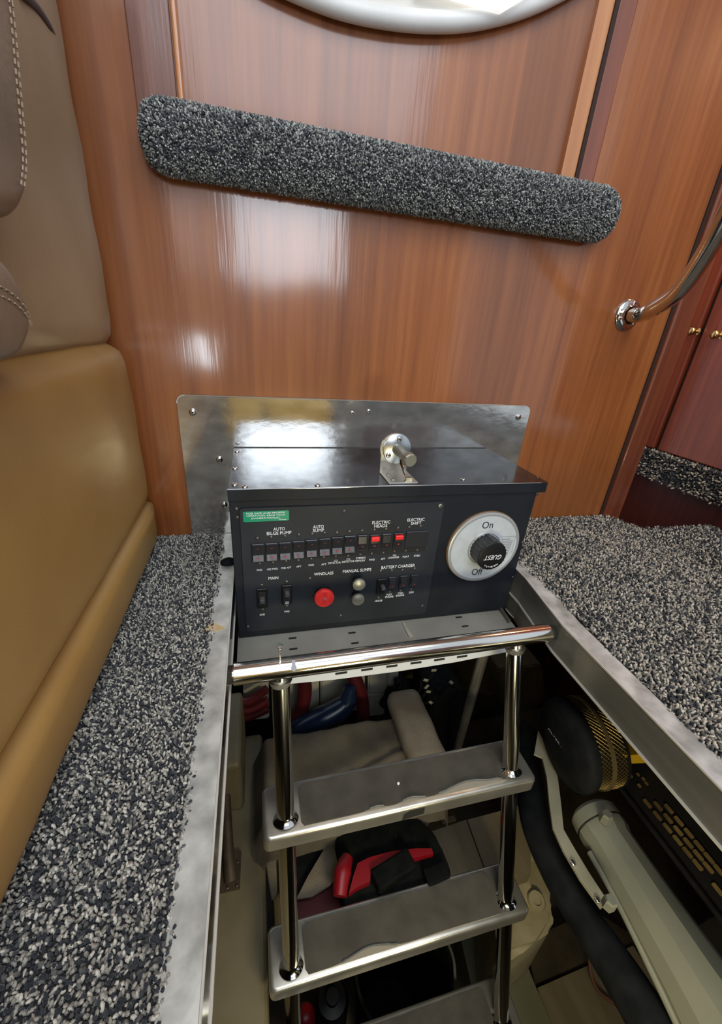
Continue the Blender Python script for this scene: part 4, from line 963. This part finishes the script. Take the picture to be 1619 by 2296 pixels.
# slotted black heat shield with engine behind
hs = thing('heat_shield', 'black slotted heat shield under the right edge of the hatch', 'heat shield', PZ(1480, 1900, -.22))
S0, S1, S2, S3 = PZ(1362, 1735, -.215), PZ(1440, 1640, -.165), PZ(1800, 2010, -.165), PZ(1625, 2080, -.215)
bm = B(); prism(bm, [S0, S1, S2, S3], (.004, .004, -.006)); bmesh.ops.bevel(bm, geom=bm.edges[:], offset=.002, segments=2, affect='EDGES'); obj('sheet', bm, M['blackgloss'], hs)
n_ = (S1-S0).cross(S3-S0).normalized()
if n_.z < 0: n_ = -n_
def on_shield(px, py):
    d = ray(px, py); t = (S0-CAMP).dot(n_)/d.dot(n_); return CAMP+d*t
ux = (S3-S0).normalized(); uy = n_.cross(ux)
def slot_at(px, py, w, h, nm='vent_slot'):
    c = on_shield(px, py)+n_*.0004; bm = B()
    prism(bm, [c+ux*a+uy*b for a, b in rrect(-w/2, w/2, -h/2, h/2, h*.3, 2)], n_*.0006); obj(nm, bm, M['slotgold'], hs)
e1 = Vector((27, 33)); e2 = Vector((22, -3))
for i in range(10):
    for j in range(3):
        px = 1452+i*22.5+j*24-(i % 2)*0; py = 1802+i*27.5+j*6
        if 6 <= i <= 6: continue
        slot_at(px, py, .0125, .0050)
for px, py in ((1403, 1750), (1415, 1740), (1431, 1737), (1450, 1757), (1434, 1762), (1443, 1747)): slot_at(px, py, .0052, .0040)
bm = B(); tube(bm, [S0+n_*.002+uy*.003, S3+n_*.002+uy*.003], .004, 10, 1); obj('rolled_edge', bm, M['rubber'], hs, 60)

# air filter
af = thing('air_filter', 'round black air filter with gold mesh side right of the ladder', 'air filter', PZ(1290, 1700, -.25))
c0 = PZ(1262, 1668, -.195); axd = Vector((1, -.12, .10)).normalized(); RA = .068
bm = B(); lathe(bm, [(0, -.006), (RA*.5, -.006), (RA*.90, -.003), (RA, .004), (RA, .016), (RA*.93, .020)], c0, c0+axd, 48); obj('end_cap', bm, M['rubber'], af, 50)
bm = B(); lathe(bm, [(RA*.92, .018), (RA*.94, .060)], c0, c0+axd, 48); obj('pleats', bm, M['meshback'], af, 180)
bm = B(); lathe(bm, [(RA*.955, .034), (RA*.985, .035), (RA*.985, .040), (RA*.955, .041)], c0, c0+axd, 48); obj('band', bm, mat('brown_band', (.09, .07, .035), .4), af, 50)
fm = frame_to(c0, c0+axd); bm = B()
for sgn in (1, -1):
    for k in range(64):
        pts = []
        for j in range(13):
            h = .019+.041*j/12; a = 2*PI*k/64+sgn*h*15
            pts.append(fm @ Vector((RA*.955*math.cos(a), RA*.955*math.sin(a), h)))
        tube(bm, pts, .00065, 3, 1)
o = obj('wire_mesh', bm, M['mesh'], af); o['kind'] = 'stuff'
bm = B(); lathe(bm, [(RA*.9, .058), (RA*.97, .059), (RA*.97, .063), (RA*.6, .066), (0, .066)], c0, c0+axd, 40); obj('rear_cap', bm, M['blackgloss'], af, 50)
lettering('FILTER AIR', c0+axd*-.0066+Vector((0, .004, .002)), .045, .003, M['greyink'], af, Matrix.Rotation(-PI/2, 4, 'Z') @ Matrix.Rotation(PI/2, 4, 'X'))
eg = thing('yellow_engine_cover', 'yellow engine cover with orange sticker glimpsed behind the air filter', 'engine cover', (.56, .30, -.3))
bm = B(); prism(bm, [PZ(x, y, -.150) for x, y in ((1378, 1650), (1384, 1674), (1392, 1688), (1404, 1694), (1428, 1692), (1480, 1690), (1430, 1640))], (0, 0, -.02)); obj('cover', bm, M['yellow'], eg)
bm = B(); prism(bm, [PZ(x, y, -.149) for x, y in ((1360, 1606), (1370, 1632), (1379, 1656), (1392, 1652), (1440, 1650), (1400, 1590))], (0, 0, -.003)); obj('sticker', bm, M['orange'], eg)

# electrics under the bulkhead
YB = .74
def pbox(name, pts, y, depth, mtl, label, cat, group=None):
    bm = B(); prism(bm, [PY(px, py, y) for px, py in pts], (0, depth, 0)); bmesh.ops.bevel(bm, geom=bm.edges[:], offset=.004, segments=2, affect='EDGES')
    o = obj(name, bm, mtl); tag(o, label, cat, group); return o
pbox('battery', ((638, 1490), (716, 1485), (716, 1625), (640, 1640)), YB, .15, M['batt'], 'ivory battery casing left of the thin seam, under the tray', 'battery')
pbox('battery', ((719, 1484), (818, 1475), (820, 1590), (719, 1610)), YB+.004, .15, M['batt'], 'ivory battery casing right of the thin seam, under the tray', 'battery')
pbox('electrical_case', ((826, 1475), (868, 1470), (868, 1553), (826, 1556)), YB-.01, .10, M['battg'], 'upper grey electrical case behind the ladder bar', 'electrical case')
pbox('electrical_case', ((826, 1559), (868, 1556), (862, 1604), (824, 1608)), YB-.01, .10, M['battg'], 'lower grey electrical case behind the ladder bar', 'electrical case')
pbox('fuse_block', ((871, 1470), (896, 1466), (893, 1552), (868, 1558)), YB+.01, .08, M['batt'], 'narrow ivory fuse block beside the grey electrical cases', 'fuse block')
pbox('terminal_block', ((545, 1530), (602, 1520), (604, 1612), (546, 1618)), YB+.01, .06, M['batt'], 'small ivory terminal block at the far left under the bar', 'terminal block')
bm = B(); tube(bm, [PY(676, 1500, .70), PY(684, 1545, .69), PY(676, 1590, .685), PY(655, 1625, .68)], .0165, 14, 8); o = obj('red_cable', bm, M['redcable'], None, 60); tag(o, 'thick red battery cable just right of the left ladder rail', 'cable')
bm = B(); tube(bm, [PY(784, 1500, .70), PY(800, 1530, .69), (PY(812, 1570, .685)), PY(815, 1615, .68)], .0165, 14, 8); o = obj('red_cable', bm, M['redcable'], None, 60); tag(o, 'thick red battery cable left of the grey electrical cases', 'cable')
for k, (p1, p2, p3) in enumerate((((515, 1565), (555, 1572), (598, 1545)), ((513, 1588), (556, 1592), (600, 1570)), ((512, 1612), (560, 1606), (602, 1588)))):
    bm = B(); tube(bm, [PY(*p1, .70), PY(*p2, .69), PY(*p3, .69)], .010, 10, 8); o = obj('red_cable', bm, M['redcable'], None, 60)
    tag(o, ('topmost', 'middle', 'lowest')[k] + ' of the three thin red cables at the far left under the bar', 'cable', 'thin red cables at the left of the bay')
bm = B(); tube(bm, [PY(640, 1660, .66), PY(680, 1636, .65), PY(730, 1610, .65), PY(775, 1578, .66), PY(786, 1540, .67)], [.030, .032, .031, .024, .015], 20, 8); o = obj('navy_hose', bm, M['bluehose'], None, 60); tag(o, 'dark navy hose running under the ivory batteries', 'hose')
# wiring clutter on the right
rnd = random.Random(12)
wl = thing('wiring_loom', 'tangle of dark wires with white tags right of the electrical cases', 'wiring', PY(960, 1560, .75))
for k in range(16):
    x = rnd.uniform(885, 1010); y = rnd.uniform(1505, 1560)
    bm = B(); tube(bm, [PY(x, y, .73), PY(x+rnd.uniform(-30, 30), y+rnd.uniform(10, 40), .71), PY(x+rnd.uniform(-40, 50), y+rnd.uniform(30, 90), .72), PY(x+rnd.uniform(-20, 70), y+rnd.uniform(60, 130), .74)], rnd.uniform(.003, .006), 6, 6); obj('wire', bm, M['rubber'], wl, 60)
for px, py in ((955, 1525), (973, 1503), (957, 1540), (961, 1551), (966, 1575), (916, 1497), (1012, 1530)):
    c = PY(px, py, .70); bm = B(); box(bm, (-.007, -.001, -.004), (.007, .001, .004), .0005, 1, Matrix.Translation(c) @ Matrix.Rotation(rnd.uniform(-1, 1), 4, 'Y')); obj('wire_tag', bm, M['batt'], wl)
pbox('dark_case', ((965, 1565), (1040, 1548), (1035, 1720), (975, 1730)), .70, .14, M['rubber'], 'dark plastic case left of the thin rear strut', 'case')
o = pbox('pump_housing', ((1120, 1500), (1215, 1490), (1225, 1570), (1180, 1600), (1125, 1580)), .74, .10, M['bilge'], 'brown grimy pump housing behind the right ladder rail', 'pump')
pbox('bay_beam', ((900, 1452), (1200, 1425), (1205, 1520), (1100, 1560), (905, 1520)), .86, .05, M['bilge'], 'grimy brown beam at the back of the bay under the tray', 'beam')

# added yellow stand-in behind the camera, only there to reflect in the steel
yc = thing('reflected_stand_in', 'unseen yellow stand-in laid across the hatch behind the viewer, reflected in the steel', 'reflection stand-in', (.12, -.14, 0))
bm = B(); prism(bm, [(-.10, -.17, .003), (-.10, -.02, .003), (-.10, -.10, .126), (-.10, -.17, .126)], (.37, 0, 0)); bmesh.ops.bevel(bm, geom=bm.edges[:], offset=.005, segments=2, affect='EDGES'); obj('case', bm, mat('yellow_stand_in_plastic', (.92, .60, .01), .4), yc)
bm = B(); prism(bm, [(.02, -.030, .02), (.02, -.027, .022), (.02, -.079, .102), (.02, -.082, .10)], (.018, 0, 0)); obj('stand_in_tab', bm, M['rubber'], yc)
bm = B(); box(bm, (-.13, -.165, -.0005), (.445, -.025, .003)); obj('stand_in_board', bm, M['rubber'], yc)
